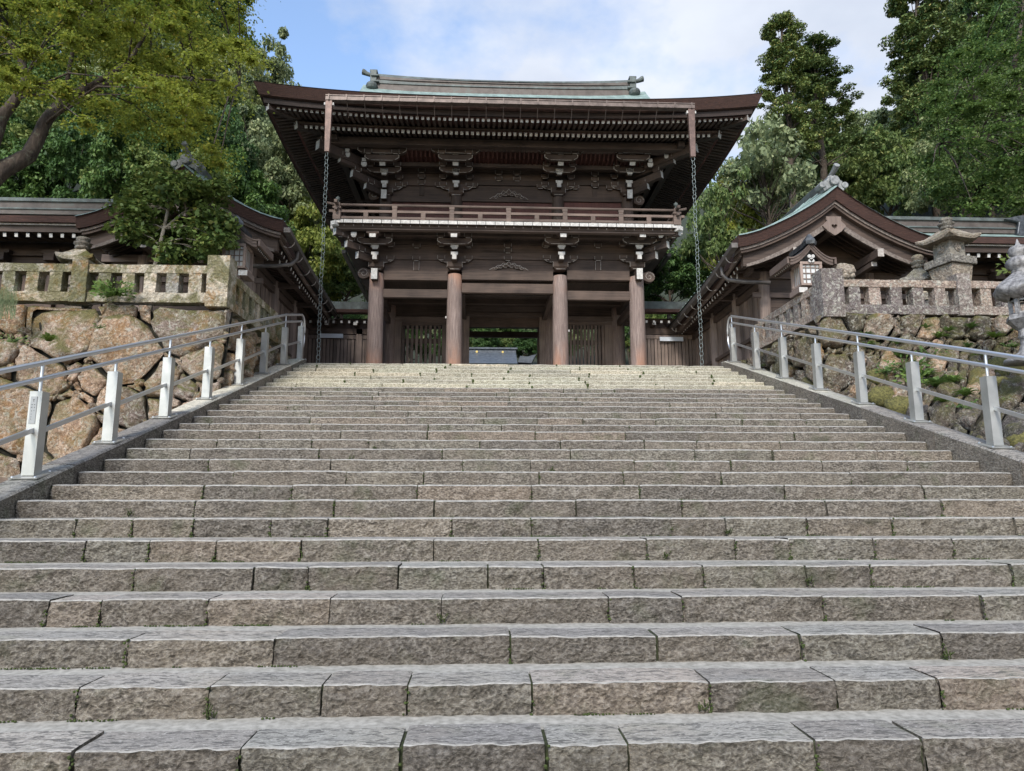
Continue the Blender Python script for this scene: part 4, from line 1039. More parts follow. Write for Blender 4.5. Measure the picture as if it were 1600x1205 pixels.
# side bays at the middle row: panel, beams, lattice doors
for s in (-1, 1):
    if s < 0: a, b = 597, 697; l0, l1 = 626, 690
    else: a, b = 888, 988; l0, l1 = 889, 945
    box_px(a, b, YM-.05, YM+.05, 463, 474, 'wood_x', 'bay_board'); box_px(a, b, YM-.03, YM+.07, 474.5, 494, 'wood_x', 'bay_panel')
    box_px(a, b, YM-.12, YM+.1, 494.5, 502.5, 'wood_rail', 'bay_beam'); box_px(a, b, YM-.08, YM+.1, 503, 508, 'wood_rail', 'bay_beam')
    if s < 0:
        box_px(598, 612, YM-.06, YM+.06, 508, 600, 'wood_slat', 'bay_board'); box_px(612.4, 626, YM-.1, YM+.1, 500, 600, 'wood_slat', 'bay_post'); box_px(690, 699, YM-.1, YM+.1, 508, 600, 'wood_slat', 'bay_post'); box_px(699.4, 722, YM-.04, YM+.04, 508, 600, 'wood_slat', 'bay_board')
    else:
        box_px(945.4, 959, YM-.1, YM+.1, 508, 600, 'wood_slat', 'bay_post'); box_px(959.4, 972, YM-.06, YM+.06, 508, 600, 'wood_slat', 'bay_board'); box_px(868, 889, YM-.04, YM+.04, 508, 600, 'wood_slat', 'bay_board')
    lat = empty('lattice_screen', (X((l0+l1)/2, YM), YM, PL), parent=gate)
    n = 9 if s < 0 else 10
    for i in range(n):
        x = X(l0+(l1-l0)*(i+.5)/n, YM, 540); sw = .048
        mb = MB(W('wood_slat')); mb.span(x-sw, x+sw, YM-.02, YM+.02, PL, Z(507, YM)); mb.build('lattice_slat', lat)
    for pr in (534, 590):
        mb = MB(W('wood_x')); zz_ = Z(pr, YM) if pr < 560 else PL+.4; mb.span(X(l0, YM), X(l1, YM), YM+.022, YM+.07, zz_-.09, zz_+.09); mb.build('lattice_rail', lat)
    # flank walls of the passage
    xx = CXS[0] if s < 0 else CXS[3]
    mb = MB(W('wood_y')); mb.span(xx-.05, xx+.05, YM, YB, PL, Z(440, YF)); mb.build('flank_wall', gate)
    for (pa, pb) in ((440, 452), (462, 472)):
        mb = MB(W('wood_y')); mb.span(xx-.08, xx+.08, YF+.2, YM, Z(pb, YF), Z(pa, YF)); mb.build('flank_beam', gate)
    mb = MB(W('white')); xw = CXS[1] if s < 0 else CXS[2]; mb.box((xw+s*.0-.28*(1 if s < 0 else -1), YF, Z(497 if s < 0 else 516, YF)), (.04, .04, .07)); mb.build('lamp_switch', gate)
for x in (CXS[1]+.25, CXS[2]-.25):
    s = 1 if x < GXC else -1
    mb = MB(W('wood_y')); mb.span(x-.08, x+.08, YF+.1, YM, Z(462, YF), Z(452, YF)); mb.build('passage_beam', gate)

# ---- something further: hall seen through the doorway
dh = empty('distant_hall', (X(790, 44), 44, PL), 'low blue grey roofed hall with gold crests seen through the gate doorway', 'hall')
xa, xb = X(700, 44, 545), X(809, 44, 545)
mb = MB(W('blue_roof')); mb.grid(lambda u, v: (xa+(xb-xa)*u, 44+2.5*v, Z(568, 44)+(Z(550, 46.5)-Z(568, 44))*(v*.6+.4*v*v)), 8, 6); mb.build('roof', dh)
mb = MB(W('blue_roof')); mb.span(xa, xb, 46.4, 46.9, Z(553, 46.4), Z(546, 46.4)); mb.build('ridge', dh)
mb = MB(W('blue_roof')); mb.span(xa-.1, xb+.1, 46.3, 47, Z(546, 46.4), Z(543.5, 46.4)); mb.build('ridge', dh)
for p in (745, 785.5):
    mb = MB(W('gold')); c = (X(p, 46.36, 550), 46.36, Z(550, 46.36)); mb.prism([(c[0]+.075*cos(t*pi/6), c[1], c[2]+.075*sin(t*pi/6)) for t in range(12)], (0, .04, 0)); mb.build('gold_crest', dh)
mb = MB(W('wood_x')); mb.span(xa, xb, 44.6, 46, PL, Z(569, 44)); mb.build('wall', dh)
mb = MB(W('blue_roof')); xc_, xd_ = X(809, 43, 560), X(838, 43, 560); mb.prism([(xc_, 43, Z(566, 43)), (xc_+.15, 43, Z(556, 43)), ((xc_+xd_)/2, 43, Z(557, 43)), (xd_, 43, Z(553, 43)), (xd_-.2, 43, Z(562, 43)), (xd_-.3, 43, Z(567, 43))], (0, 2, 0)); mb.build('side_roof', dh)
mb = MB(W('wood_x')); mb.span(xc_+.1, xd_-.4, 43.3, 45, PL, Z(565, 43)); mb.build('wall', dh)
# ------------------------------------------------------------ dry stone walls
def clip(poly, nx, ny, c):
    out = []
    for i in range(len(poly)):
        a, b = poly[i], poly[(i+1) % len(poly)]; da, db = nx*a[0]+ny*a[1]-c, nx*b[0]+ny*b[1]-c
        if da <= 0: out.append(a)
        if da*db < 0: t = da/(da-db); out.append((a[0]+(b[0]-a[0])*t, a[1]+(b[1]-a[1])*t))
    return out
def cells(seeds, bbox, asp=1.0):
    res = []
    for i, s in enumerate(seeds):
        p = [(x, y*asp) for x, y in bbox]; sy_i = s[1]*asp
        for j, q in enumerate(seeds):
            if i == j: continue
            qy = q[1]*asp; nx, ny = 2*(q[0]-s[0]), 2*(qy-sy_i)
            if nx*nx+ny*ny > (2*260)**2: continue
            c = q[0]**2+qy**2-q[2]**2-(s[0]**2+sy_i**2-s[2]**2)
            p = clip(p, nx, ny, c)
            if len(p) < 3: break
        if len(p) >= 3: res.append((i, [(x, y/asp) for x, y in p]))
    return res
def stone_from(poly3, N, parent, m, bulge=.16, gap=.03, name='stone', rs=None):
    """poly3: outline on the wall surface; N outward normal"""
    C = sum(poly3, Vector())/len(poly3); R = sum((p-C).length for p in poly3)/len(poly3)
    if R < .04: return
    pts = [p+(p-C)*rng.uniform(-.06, .03) for p in poly3]
    q = []
    for i in range(len(pts)):                       # extra, slightly kinked corners make the outline angular
        a, b = pts[i], pts[(i+1) % len(pts)]; q.append(a)
        if (b-a).length > R*.5: m0 = a.lerp(b, rng.uniform(.35, .65)); q.append(m0+(m0-C)*rng.uniform(-.08, .05))
    pts = q
    for _ in range(1):
        q = []
        for i in range(len(pts)):
            a, b = pts[i], pts[(i+1) % len(pts)]; q += [a.lerp(b, .16), a.lerp(b, .5), a.lerp(b, .84)]
        pts = q
    if len(pts) > 40: pts = pts[::2]
    n = len(pts); sd = rng.uniform(0, 99); bl = min(bulge, R*.55)*rng.uniform(.7, 1.25)
    T = N.cross(Vector((0, 0, 1))).normalized()
    mb = MB(W(m)); rings = [(.93, -.6), (1.0, -.10), (.99, .30), (.94, .70), (.80, .90), (.58, .97), (.30, 1.0)]; fx, fz = rng.uniform(-.35, .35), rng.uniform(-.35, .35)
    for ri, (f, dz) in enumerate(rings):
        for p in pts:
            v = p-C; l = v.length; v2 = v*(max(.3, 1-gap/max(l, .01))*f)
            nz = fbm(((C.x+v2.x)*2.6+sd, (C.y+v2.y)*2.6, (C.z+v2.z)*2.6), 4)
            n2 = fbm(((C.x+v2.x)*6+sd, (C.y+v2.y)*6, (C.z+v2.z)*6+3), 3)
            tl = (fx*v2.dot(T)+fz*v2.z)*.6 if ri > 1 else 0
            mb.v.append(tuple(C+v2*(1+.07*nz)+N*(bl*dz+tl+((nz*.24*min(R, .6)+n2*.07) if ri > 1 else 0))))
    for i in range(len(rings)-1):
        for k in range(n):
            k2 = (k+1) % n; mb.f.append((i*n+k, i*n+k2, (i+1)*n+k2, (i+1)*n+k)); mb.mi.append(0)
    mb.v.append(tuple(C+N*bl*1.04)); e = len(mb.v)-1; b = (len(rings)-1)*n
    for k in range(n): mb.f.append((b+k, b+(k+1) % n, e)); mb.mi.append(0)
    # orient outward
    a, b_, c_ = (Vector(mb.v[i]) for i in mb.f[-1])
    if (b_-a).cross(c_-a).dot(N) < 0: mb.f = [f[::-1] for f in mb.f]
    return mb.build(name, parent, smooth=True)
def gx(g, p):
    y = g(p.z)
    if g is gR:
        t = max(0, min(1, (p.x-7.0)/1.8)); t = t*t*(3-2*t); v = 14.45-.12*(5.0-p.z); y = v+(y-v)*t
    return y
def surf_hit(px, py, g):
    """intersect the view ray with surface y = g(z)"""
    d = ray(px, py); lo, hi = 6.0, 20.0
    for _ in range(40):
        m = (lo+hi)/2; p = Vector((CX, 0, CH))+d*(m/d.y)
        if p.y < gx(g, p): lo = m
        else: hi = m
    return Vector((CX, 0, CH))+d*(lo/d.y)
def lerp_tab(tab):
    def g(z):
        if z <= tab[0][0]: return tab[0][1]
        for (a, b), (c, d) in zip(tab[:-1], tab[1:]):
            if z <= c: return b+(d-b)*(z-a)/(c-a)
        return tab[-1][1]
    return g
gL = lerp_tab([(1.2, 13.25), (3.0, 13.55), (5.0, 13.95)])
gR = lerp_tab([(1.3, 10.6), (2.3, 12.2), (3.4, 13.3), (4.1, 14.2), (5.0, 14.45)])
def nrm(g, z): 
    s = (g(z+.1)-g(z-.1))/.2; return Vector((0, -1, s)).normalized()
def face_wall(seeds, bbox, g, parent, matf, asp=1.0, bulge=.16, gap=.03):
    for i, poly in cells(seeds, bbox, asp):
        p3 = [surf_hit(x, y, g) for x, y in poly]
        C = sum(p3, Vector())/len(p3)
        N_ = nrm(g, C.z); off = N_*rng.uniform(-.07, .05)
        stone_from([q_+off for q_ in p3], N_, parent, matf(seeds[i], C), bulge, gap)
        for q_ in p3:                        # wedge stones packed into the corners between the boulders
            if rng.random() < .22:
                r_ = rng.uniform(.04, .10); w_ = [q_+N_*.01+Vector((cos(a_)*r_*rng.uniform(.7, 1.5), 0, sin(a_)*r_*rng.uniform(.6, 1.1))) for a_ in [k_*pi/3 for k_ in range(6)]]
                stone_from(w_, N_, parent, matf(seeds[i], C), .09, .0, 'wedge_stone')
def fill(seeds, bb, n, rmin, rad):
    x0, y0, x1, y1 = bb; out = list(seeds); t = 0
    while n and t < 6000:
        t += 1; x, y = rng.uniform(x0, x1), rng.uniform(y0, y1); r = rng.uniform(*rad)
        if all(hypot(x-s[0], y-s[1]) > (s[2]+r)*rmin for s in out): out.append((x, y, r)); n -= 1
    return out
wallL = empty('stone_wall', (-8, 13.9, 1.3), 'retaining wall of big warm brown and mossy boulders left of the steps', 'wall')
sL = [(-90, 520, 60), (-80, 640, 70), (22, 500, 26), (100, 512, 62), (195, 497, 30), (228, 500, 22), (295, 500, 62), (8, 552, 26), (62, 583, 46), (113, 577, 20), (200, 548, 56), (322, 562, 40), (250, 590, 34), (150, 596, 26),
      (28, 655, 62), (108, 672, 52), (170, 625, 26), (200, 640, 32), (-10, 610, 20), (78, 622, 18), (135, 625, 16), (288, 605, 24), (330, 610, 20), (60, 730, 30), (0, 740, 40), (150, 690, 30), (245, 638, 22), (240, 548, 14), (150, 548, 12), (135, 538, 10), (262, 560, 12), (345, 500, 22), (345, 540, 14), (-60, 720, 50), (180, 585, 12), (215, 600, 14)]
sL = fill(sL, (-120, 480, 360, 760), 120, .70, (6, 14))
face_wall(sL, [(-130, 476), (360, 480), (350, 560), (342, 640), (330, 700), (-130, 800)], gL, wallL, lambda s, C: 'boulder_warm', bulge=.13, gap=.020)
bm_ = MB(W('gap_dark')); bm_.grid(lambda u, v: (-14+8.6*u, gL(1.0+3.95*v)+.10, 1.0+3.95*v), 2, 12); bm_.build('wall_core', wallL)
sideL = empty('stone_wall', (-5.6, 16.5, 3), 'receding retaining wall of mossy boulders close behind the left handrail', 'wall')
# side walls: plane x = const with slight batter, seeds in (y, z)
def side_wall(side, x0, root, m, y0, y1, ztop, seeds, tri=True):
    N = Vector((1 if side < 0 else -1, 0, .12)).normalized()
    zb = lambda y: max(1.2, min(RISE*(y-Y0)/DY, PL)-.12)
    sc = 100
    bb = [(y0*sc, ztop*sc), (y1*sc, ztop*sc), (y1*sc, zb(y1)*sc), (y0*sc, zb(y0)*sc)]
    for i, poly in cells([(a*sc, b*sc, r*sc) for a, b, r in seeds], bb):
        p3 = [Vector((x0-side*0-(-side)*.12*(z/sc-ztop)*1.0*-1 if False else x0+(-side)*.10*(ztop-z/sc), y/sc, z/sc)) for y, z in poly]
        stone_from(p3, N, root, m, .13, .025)
    c = MB(W('gap_dark')); c.poly([(x0+side*.06, y0, zb(y0)), (x0+side*.06, y1, zb(y1)), (x0+side*.06, y1, ztop), (x0+side*.06, y0, ztop)]); c.build('wall_core', root)
sd = fill([(14.4, 4.6, .5), (14.5, 3.9, .45), (15.4, 4.5, .4)], (14, 3.2, 19.6, 5.0), 34, .72, (.15, .38))
side_wall(-1, -5.62, sideL, 'boulder_warm', 13.95, 19.4, 4.95, sd)
wallR = empty('stone_wall', (10, 14.4, 1.4), 'retaining wall of dusky lichened boulders with ferns and moss right of the steps', 'wall')
sR = [(1330, 505, 24), (1372, 512, 30), (1425, 505, 22), (1450, 515, 24), (1490, 507, 30), (1530, 512, 26), (1565, 508, 24), (1600, 512, 24), (1405, 545, 24), (1340, 550, 20), (1300, 520, 34), (1310, 580, 34), (1345, 600, 20), (1390, 570, 22), (1470, 650, 30), (1440, 655, 22), (1515, 648, 30), (1500, 672, 18), (1540, 665, 26), (1575, 620, 30), (1585, 672, 30), (1400, 625, 24), (1560, 700, 26), (1420, 655, 16), (1640, 640, 40), (1650, 700, 40), (1660, 540, 40), (1480, 610, 20), (1525, 600, 22), (1640, 590, 30)]
sR = fill([(a_, b_, c_*.82) for a_, b_, c_ in sR], (1276, 495, 1720, 740), 260, .66, (6, 13))
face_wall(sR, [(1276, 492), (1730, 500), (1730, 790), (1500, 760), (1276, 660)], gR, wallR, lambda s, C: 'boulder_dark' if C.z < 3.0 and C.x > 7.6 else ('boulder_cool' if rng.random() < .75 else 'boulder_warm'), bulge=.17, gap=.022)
bm_ = MB(W('gap_dark')); bm_.grid(lambda u, v: (6.75+10*u, gx(gR, Vector((6.75+10*u, 0, 1.0+3.95*v)))+.14, 1.0+3.95*v), 20, 14); bm_.build('wall_core', wallR)
sideR = empty('stone_wall', (6.9, 16.5, 3), 'receding retaining wall of dark boulders close behind the right handrail', 'wall')
sd = fill([(14.9, 4.5, .45), (15.0, 3.6, .45), (16, 4.4, .35)], (14.4, 3.3, 19.8, 5.0), 30, .74, (.15, .38))
side_wall(1, 6.80, sideR, 'boulder_cool', 14.5, 19.6, 4.95, sd)

# ------------------------------------------------------------ stone fences on the walls
def rough_box(mb, x0, x1, y0, y1, z0, z1, n=5, amp=.012, cap=0):
    """a hewn stone bar with slightly uneven faces"""
    dims = (x1-x0, y1-y0, z1-z0); ax = max(range(3), key=lambda i: dims[i]); B = len(mb.v); sd = rng.uniform(0, 90)
    o = [i for i in range(3) if i != ax]; lo = (x0, y0, z0); hi = (x1, y1, z1); c_ = .018
    sec = [(0, c_), (0, 1-c_), (c_, 1), (1-c_, 1), (1, 1-c_), (1, c_), (1-c_, 0), (c_, 0)]
    for i in range(n+1):
        t = i/n
        for a, b in sec:
            p = [0, 0, 0]; p[ax] = lo[ax]+dims[ax]*t; p[o[0]] = lo[o[0]]+dims[o[0]]*a; p[o[1]] = lo[o[1]]+dims[o[1]]*b
            for k in o: p[k] += amp*fbm((p[0]*4+sd, p[1]*4, p[2]*4+k*7), 3)
            mb.v.append(tuple(p))
    for i in range(n):
        for k in range(8):
            k2 = (k+1) % 8; mb.f.append((B+i*8+k, B+i*8+k2, B+(i+1)*8+k2, B+(i+1)*8+k)); mb.mi.append(0)
    mb.f.append(tuple(B+k for k in range(8))[::-1]); mb.mi.append(0); mb.f.append(tuple(B+n*8+k for k in range(8))); mb.mi.append(0)
    # fix winding
    return mb
def sbar(name, root, m, *a, **k):
    mb = MB(W(m)); rough_box(mb, *a, **k)
    o = mb.build(name, root)
    import bmesh
    bm = bmesh.new(); bm.from_mesh(o.data); bmesh.ops.recalc_face_normals(bm, faces=bm.faces); bm.to_mesh(o.data); bm.free(); return o
def fence_front(root, m, y, zt, zb, posts, bals, x_end0, x_end1, side):
    """top rail, base rail, balusters, posts"""
    h = zt-zb; pr = sorted(posts)
    segs = [x_end0]+[p for p in pr]+[x_end1]
    for a, b in zip(segs[:-1], segs[1:]):
        if b-a < .3: continue
        xa, xb = a+.13, b-.13
        sbar('top_rail', root, m, xa, xb, y-.12, y+.12, zt-.17, zt, n=10); 
        k = max(1, round((xb-xa)/1.6))
        for i in range(k): sbar('base_rail', root, m, xa+(xb-xa)*i/k+.004, xa+(xb-xa)*(i+1)/k-.004, y-.13, y+.15, zb, zb+.20, n=6, amp=.02)
    for x in bals: sbar('baluster', root, m, x-.125, x+.125, y-.11, y+.11, zb+.20, zt-.17, n=3)
yL = 14.0
zt_L, zb_L = at(170, 416, y=yL).z, at(170, 474, y=yL).z
fL = empty('stone_fence', (-8, yL, zb_L), 'pale granite fence orange with moss on top of the left boulder wall', 'fence')
ap = at(129, 450, y=yL).x; ac = at(346, 450, y=yL).x
balL = [at(p, 445, y=yL).x for p in (18, 55, 91, 167, 204, 238, 273, 308)]+[at(18-36*i, 445, y=yL).x for i in (1, 2, 3, 4)]
fence_front(fL, 'fence_warm', yL, zt_L, zb_L, [ap], balL, at(-160, 440, y=yL).x, ac-.02, -1)
sbar('post', fL, 'fence_warm', ap-.155, ap+.155, yL-.17, yL+.17, zb_L-.02, zt_L+.08, n=5)
sbar('corner_post', fL, 'fence_warm', ac-.22, ac+.22, yL-.24, yL+.20, zb_L-.10, at(346, 405, y=yL).z, n=6)
fL2 = empty('stone_fence', (-5.7, 16, zb_L), 'receding granite fence beside the left handrail, rail running back to the gate', 'fence')
def fence_side(root, m, x, y0, y1, zt, zb, n, endround):
    sbar('top_rail', root, m, x-.11, x+.11, y0, y1, zt-.17, zt, n=10)
    sbar('base_rail', root, m, x-.12, x+.12, y0, y1, zb, zb+.18, n=10)
    for i in range(n):
        yy = y0+(y1-y0)*(i+.6)/n; sbar('baluster', root, m, x-.10, x+.10, yy-.12, yy+.12, zb+.18, zt-.17, n=3)
    mb = MB(W(m)); mb.lathe((x, y1+.2, zb), [(.20, 0), (.23, .35), (.21, .58), (.13, .72), (.03, .76)], 12, sq=.5); mb.build('end_post', root, smooth=True)
fence_side(fL2, 'fence_warm', -5.66, 14.22, 17.6, zt_L, zb_L, 8, True)
yR = 14.5
zt_R, zb_R = at(1400, 440, y=yR).z, at(1400, 493, y=yR).z
fR = empty('stone_fence', (10, yR, zb_R), 'grey red granite fence with lichen on top of the right boulder wall', 'fence')
bp = at(1500, 460, y=yR).x; bc = at(1294, 460, y=yR).x
balR = [at(p, 462, y=yR).x for p in (1331, 1363, 1396, 1430, 1464, 1535, 1567, 1600, 1633, 1666, 1700, 1733)]
fence_front(fR, 'fence_cool', yR, zt_R, zb_R, [bp], balR, bc+.02, at(1760, 450, y=yR).x, 1)
sbar('post', fR, 'fence_cool', bp-.155, bp+.155, yR-.17, yR+.17, zb_R-.02, at(1500, 431, y=yR).z, n=5)
sbar('corner_post', fR, 'fence_cool', bc-.24, bc+.24, yR-.24, yR+.22, zb_R-.10, at(1294, 425, y=yR).z, n=6)
fR2 = empty('stone_fence', (6.9, 16, zb_R), 'receding dark granite fence beside the right handrail, rail running back to the gate', 'fence')
fence_side(fR2, 'fence_cool', bc-.02, 14.74, 18.1, zt_R, zb_R, 8, True)

# ------------------------------------------------------------ flanking halls with curved gables
PROF = [(0, 1.0), (.06, .91), (.15, .775), (.30, .585), (.47, .395), (.62, .25), (.78, .115), (.90, .04), (1.0, 0)]
def gprof(s):
    s = abs(s)
    for (a, b), (c, d) in zip(PROF[:-1], PROF[1:]):
        if s <= c: t = (s-a)/(c-a); return b+(d-b)*t
    return PROF[-1][1]-(s-1)*.12
def hall(side, xa, za, y0, hw, ze, zef, y1, label, wing_z, xe_back):
    """side -1 left of steps, +1 right. xa apex x, za apex z (top of roof at gable), ze eave height"""
    root = empty('side_hall', (xa, y0+1.2, PL), label, 'hall')
    inner = -side            # direction towards the steps
    xin = xa+inner*hw; hgt = za-zef
    top = lambda s: zef+hgt*gprof(s)
    def xi(s, y):            # plan: eave line towards the steps follows the measured taper
        f = (y-y0)/(y1-y0); e = (xe_back-xin)*f if s*inner > 0 else 0
        return xa+s*hw+e*abs(s)
    sag = lambda y: (ze-zef)*min(1, (y-y0)/2.5)
    NS_ = 28
    mb = MB(W('copper', 'copper_dark')); ny = 16
    vg = lambda yy: .34*(1-math.exp(-max(0, yy-y0)/.8))      # the verge droops below the main roof
    vy = lambda v: y0+(y1-y0)*v**1.8
    mb.grid(lambda u, v: (xi(u*2-1, vy(v)), vy(v), top(u*2-1)+.015+sag(vy(v))*abs(u*2-1)+vg(vy(v))*(1-.75*abs(u*2-1))), NS_, ny, 0)
    mb.grid(lambda u, v: (xi(u*2-1, y0), y0-.02-.05*v, top(u*2-1)+.015-.045*v), NS_, 1, 0, flip=True)
    mb.build('roof_sheet', root)
    k = 0; yy = y0+.25
    while yy < y1:           # standing seams
        mb = MB(W('copper')); pts = [(xi(s/10, yy), yy, top(s/10)+.03+sag(yy)*abs(s/10)+vg(yy)*(1-.75*abs(s/10))) for s in range(-10, 11)]
        mb.tube(pts, .016, 4, caps=False); mb.build('roof_seam', root); yy += .42
    # bark layer at the gable and its underside
    mb = MB(W('bark'))
    def band(d0, d1, ya, yb, m='bark', nm='bark_edge', sl=.0, smax=1.0, n=NS_, mats=None, flat=.0):
        b = MB(W(m)); pr = []
        for i in range(n+1):
            s = (i/n*2-1)*smax; x = xi(s, ya); nx_ = 0
            t0 = top(s)-d0; t1 = top(s)-d1*(1+.15*(1-abs(s)))
            b.v += [(x, ya, t0), (x*1+inner*sl*s*0, ya+flat, t1), (x, yb, t1), (x, yb, t0)]
        for i in range(n):
            for j in range(4):
                a = i*4+j; c = i*4+(j+1) % 4; b.f.append((a, a+4, c+4, c)); b.mi.append(0)
        b.f += [(0, 1, 2, 3), (n*4+3, n*4+2, n*4+1, n*4)]; b.mi += [0, 0]; return b.build(nm, root)
    band(.0, .30, y0-.04, y0+.5, 'bark', 'bark_edge', flat=.10)
    band(.31, .37, y0+.12, y0+.7, 'lath', 'gable_lath', smax=.975)
    band(.37, .44, y0+.16, y0+.7, 'wood_x', 'gable_lath', smax=.965)
    band(.45, .76, y0+.30, y0+.45, 'wood_x', 'barge_board', smax=.93)
    band(.73, .79, y0+.28, y0+.34, 'lath', 'barge_bead', smax=.90)
    # ridge and ridge end
    mb = MB(W('copper_dark', 'copper')); mb.span(xa-.15, xa+.15, y0+.6, y1, za+.1, za+.34); mb.tube([(xa, y0+.30, za+.24), (xa, y0+1.2, za+.36), (xa, y1, za+.36)], .10, 8); mb.build('ridge', root)
    mb = MB(W('tile_grey')); yq = y0+.10
    sh = [(-.30, -.16), (-.36, -.02), (-.27, .06), (-.30, .18), (-.18, .24), (-.16, .34), (0, .40), (.16, .34), (.18, .24), (.30, .18), (.27, .06), (.36, -.02), (.30, -.16), (.14, -.06), (0, .02), (-.14, -.06)]
    mb.prism([(xa+a*.85, yq, za+.04+b*.85) for a, b in sh], (0, .35, 0))
    mb.tube([(xa, yq-.02, za+.18), (xa, yq-.10, za+.18)], .13, 12); mb.tube([(xa+.30, yq-.03, za+.08), (xa+.30, yq+.3, za+.08)], .09, 10); mb.tube([(xa-.30, yq-.03, za+.08), (xa-.30, yq+.3, za+.08)], .09, 10)
    mb.build('ridge_end_tile', root, bevel=.02)
    mb = MB(W('tile_grey')); mb.tube([(xa-.02, yq+.35, za+.28), (xa, yq-.02, za+.42), (xa+.01, yq-.22, za+.54)], [.07, .07, .08], 10); mb.build('ridge_horn', root)
    # pendant with heart-shaped opening
    mb = MB(W('wood_pale')); yp = y0+.22; zc = top(0)-1.02; N = 24; out_, in_ = [], []
    for i in range(N):
        t = 2*pi*i/N+pi/2; 
        r = .24*(1+.10*cos(4*t)+.05*cos(8*t)); out_.append((xa+1.12*r*cos(t), yp, zc+r*sin(t)*.95+.02))
        hx = 16*sin(t-pi/2)**3; hy = 13*cos(t-pi/2)-5*cos(2*(t-pi/2))-2*cos(3*(t-pi/2))-cos(4*(t-pi/2)); in_.append((xa-hx*.0050, yp, zc-.0+hy*.0052))
    for i in range(N):
        j = (i+1) % N; mb.prism([out_[i], in_[i], in_[j], out_[j]], (0, .08, 0))
    mb.span(xa-.20, xa+.20, yp+.01, yp+.07, zc+.18, top(0)-.74); mb.build('gable_pendant', root)
    # gable beam ends (protruding purlins)
    for s in (-.42, .42):
        z_ = top(s)-1.0; mb = MB(W('wood_x', 'outline')); mb.bar((xa+s*hw, y0+.1, z_), (xa+s*hw, y0+1.6, z_), .17, .22, mi0=1); mb.build('purlin_end', root, bevel=.01)
        mb = MB(W('wood_rail', 'outline')); mb.bar((xa+s*hw, y0+.45, z_-.19), (xa+s*hw, y0+1.6, z_-.22), .15, .12, mi0=1); mb.build('bracket_arm', root)
    mb = MB(W('wood_rail', 'white')); mb.bar((xa, y0+.3, top(0)-1.0), (xa, y0+1.6, top(0)-1.0), .2, .24); mb.build('purlin_end', root)
    # gable underside ribs
    for j in range(5):
        yy = y0+.55+j*.20; mb = MB(W('wood_x')); pts = [Vector((xi(s/8*.9, yy), yy, top(s/8*.9)-.60)) for s in range(-8, 9)]
        for a, b in zip(pts[:-1], pts[1:]): mb.bar(a, b, .07, .09)
        mb.build('roof_rib', root)
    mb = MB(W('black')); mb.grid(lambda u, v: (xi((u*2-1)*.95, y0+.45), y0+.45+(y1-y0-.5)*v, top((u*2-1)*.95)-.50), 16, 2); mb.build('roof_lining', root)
    # gable wall
    yw = y0+1.45; zw = zef-.62
    xw0, xw1 = sorted((xin+side*1.15, xa+side*hw*.9))
    for j in range(7):
        z0 = PL+.0+j*.42
        if z0 > zw+.5: break
        mb = MB(W('wood_x')); mb.span(xw0, xw1, yw, yw+.06+.006*(j % 2), z0, z0+.41); mb.build('wall_board', root)
    mb = MB(W('wood_x')); n = 16
    for i in range(n):
        s0, s1 = (i/n*2-1)*.62, ((i+1)/n*2-1)*.62; mb.poly([(xi(s0, yw), yw+.02, zw-.1), (xi(s1, yw), yw+.02, zw-.1), (xi(s1, yw), yw+.02, top(s1)-.5), (xi(s0, yw), yw+.02, top(s0)-.5)])
    mb.build('gable_wall', root)
    for z_, h_ in ((zw+.02, .20), (zw+.30, .12), (zw-.55, .14)):
        mb = MB(W('wood_rail')); mb.span(xw0-.3, xw1+.3, yw-.08, yw-.001, z_-h_/2, z_+h_/2); mb.build('tie_beam', root)
    mb = MB(W('wood_pale')); mb.span(xa-.07, xa+.07, yw-.06, yw-.0005, zw+.10, zw+.55); mb.build('strut', root)
    # posts
    xw = xin+side*1.20      # wall plane facing the steps
    for (px_, py_) in ((xw, yw), (xw, yw+2.1), (xw, yw+4.2), (xw, y1+.6), (xa+side*1.5, yw)):
        mb = MB(W('wood_pale')); mb.lathe((px_, py_, PL), [(.15, 0), (.15, zw+.1-PL)], 12); mb.build('post', root)
    # flank wall of upright boards
    nb = 34
    for i in range(nb):
        ya = yw+.15+(y1+.3-yw)*i/nb; yb = yw+.15+(y1+.3-yw)*(i+1)/nb
        off = .022*(i % 2); mb = MB(W('wood_slat')); xx = xw+side*(.03+off); mb.span(xx-.02, xx+.02, ya+.004, yb-.004, PL, zw-.30); mb.build('upright_board', root)
    for z_, h_, m_ in ((zw-.2, .20, 'wood_y'), (zw+.05, .16, 'wood_y'), (PL+.15, .2, 'wood_y'), (PL+1.0, .10, 'wood_y')):
        mb = MB(W(m_)); mb.span(xw-.08, xw+.08, yw, y1+.6, z_-h_/2, z_+h_/2); mb.build('wall_beam', root)
    # eave towards the steps: rafters with white ends
    XE = lambda y: xi(inner, y)+side*.22
    zre = lambda y: zef-.50+sag(y)
    yy = y0+.95; 
    while yy < y1+.2:
        a = Vector((XE(yy), yy, zre(yy))); b = Vector((xw+side*.3, yy, zre(yy)+.34)); mb = MB(W('wood_y', 'white')); mb.bar(a, b, .075, .085, mi0=1); mb.build('rafter', root); yy += .285
    mb = MB(W('wood_red')); mb.grid(lambda u, v: (XE(y0+.3+(y1-y0)*v)+(xw+side*.4-XE(y0+.3+(y1-y0)*v))*u, y0+.3+(y1-y0)*v, zre(y0+.3+(y1-y0)*v)+.05+.36*u), 2, 10); mb.build('eave_sheathing', root)
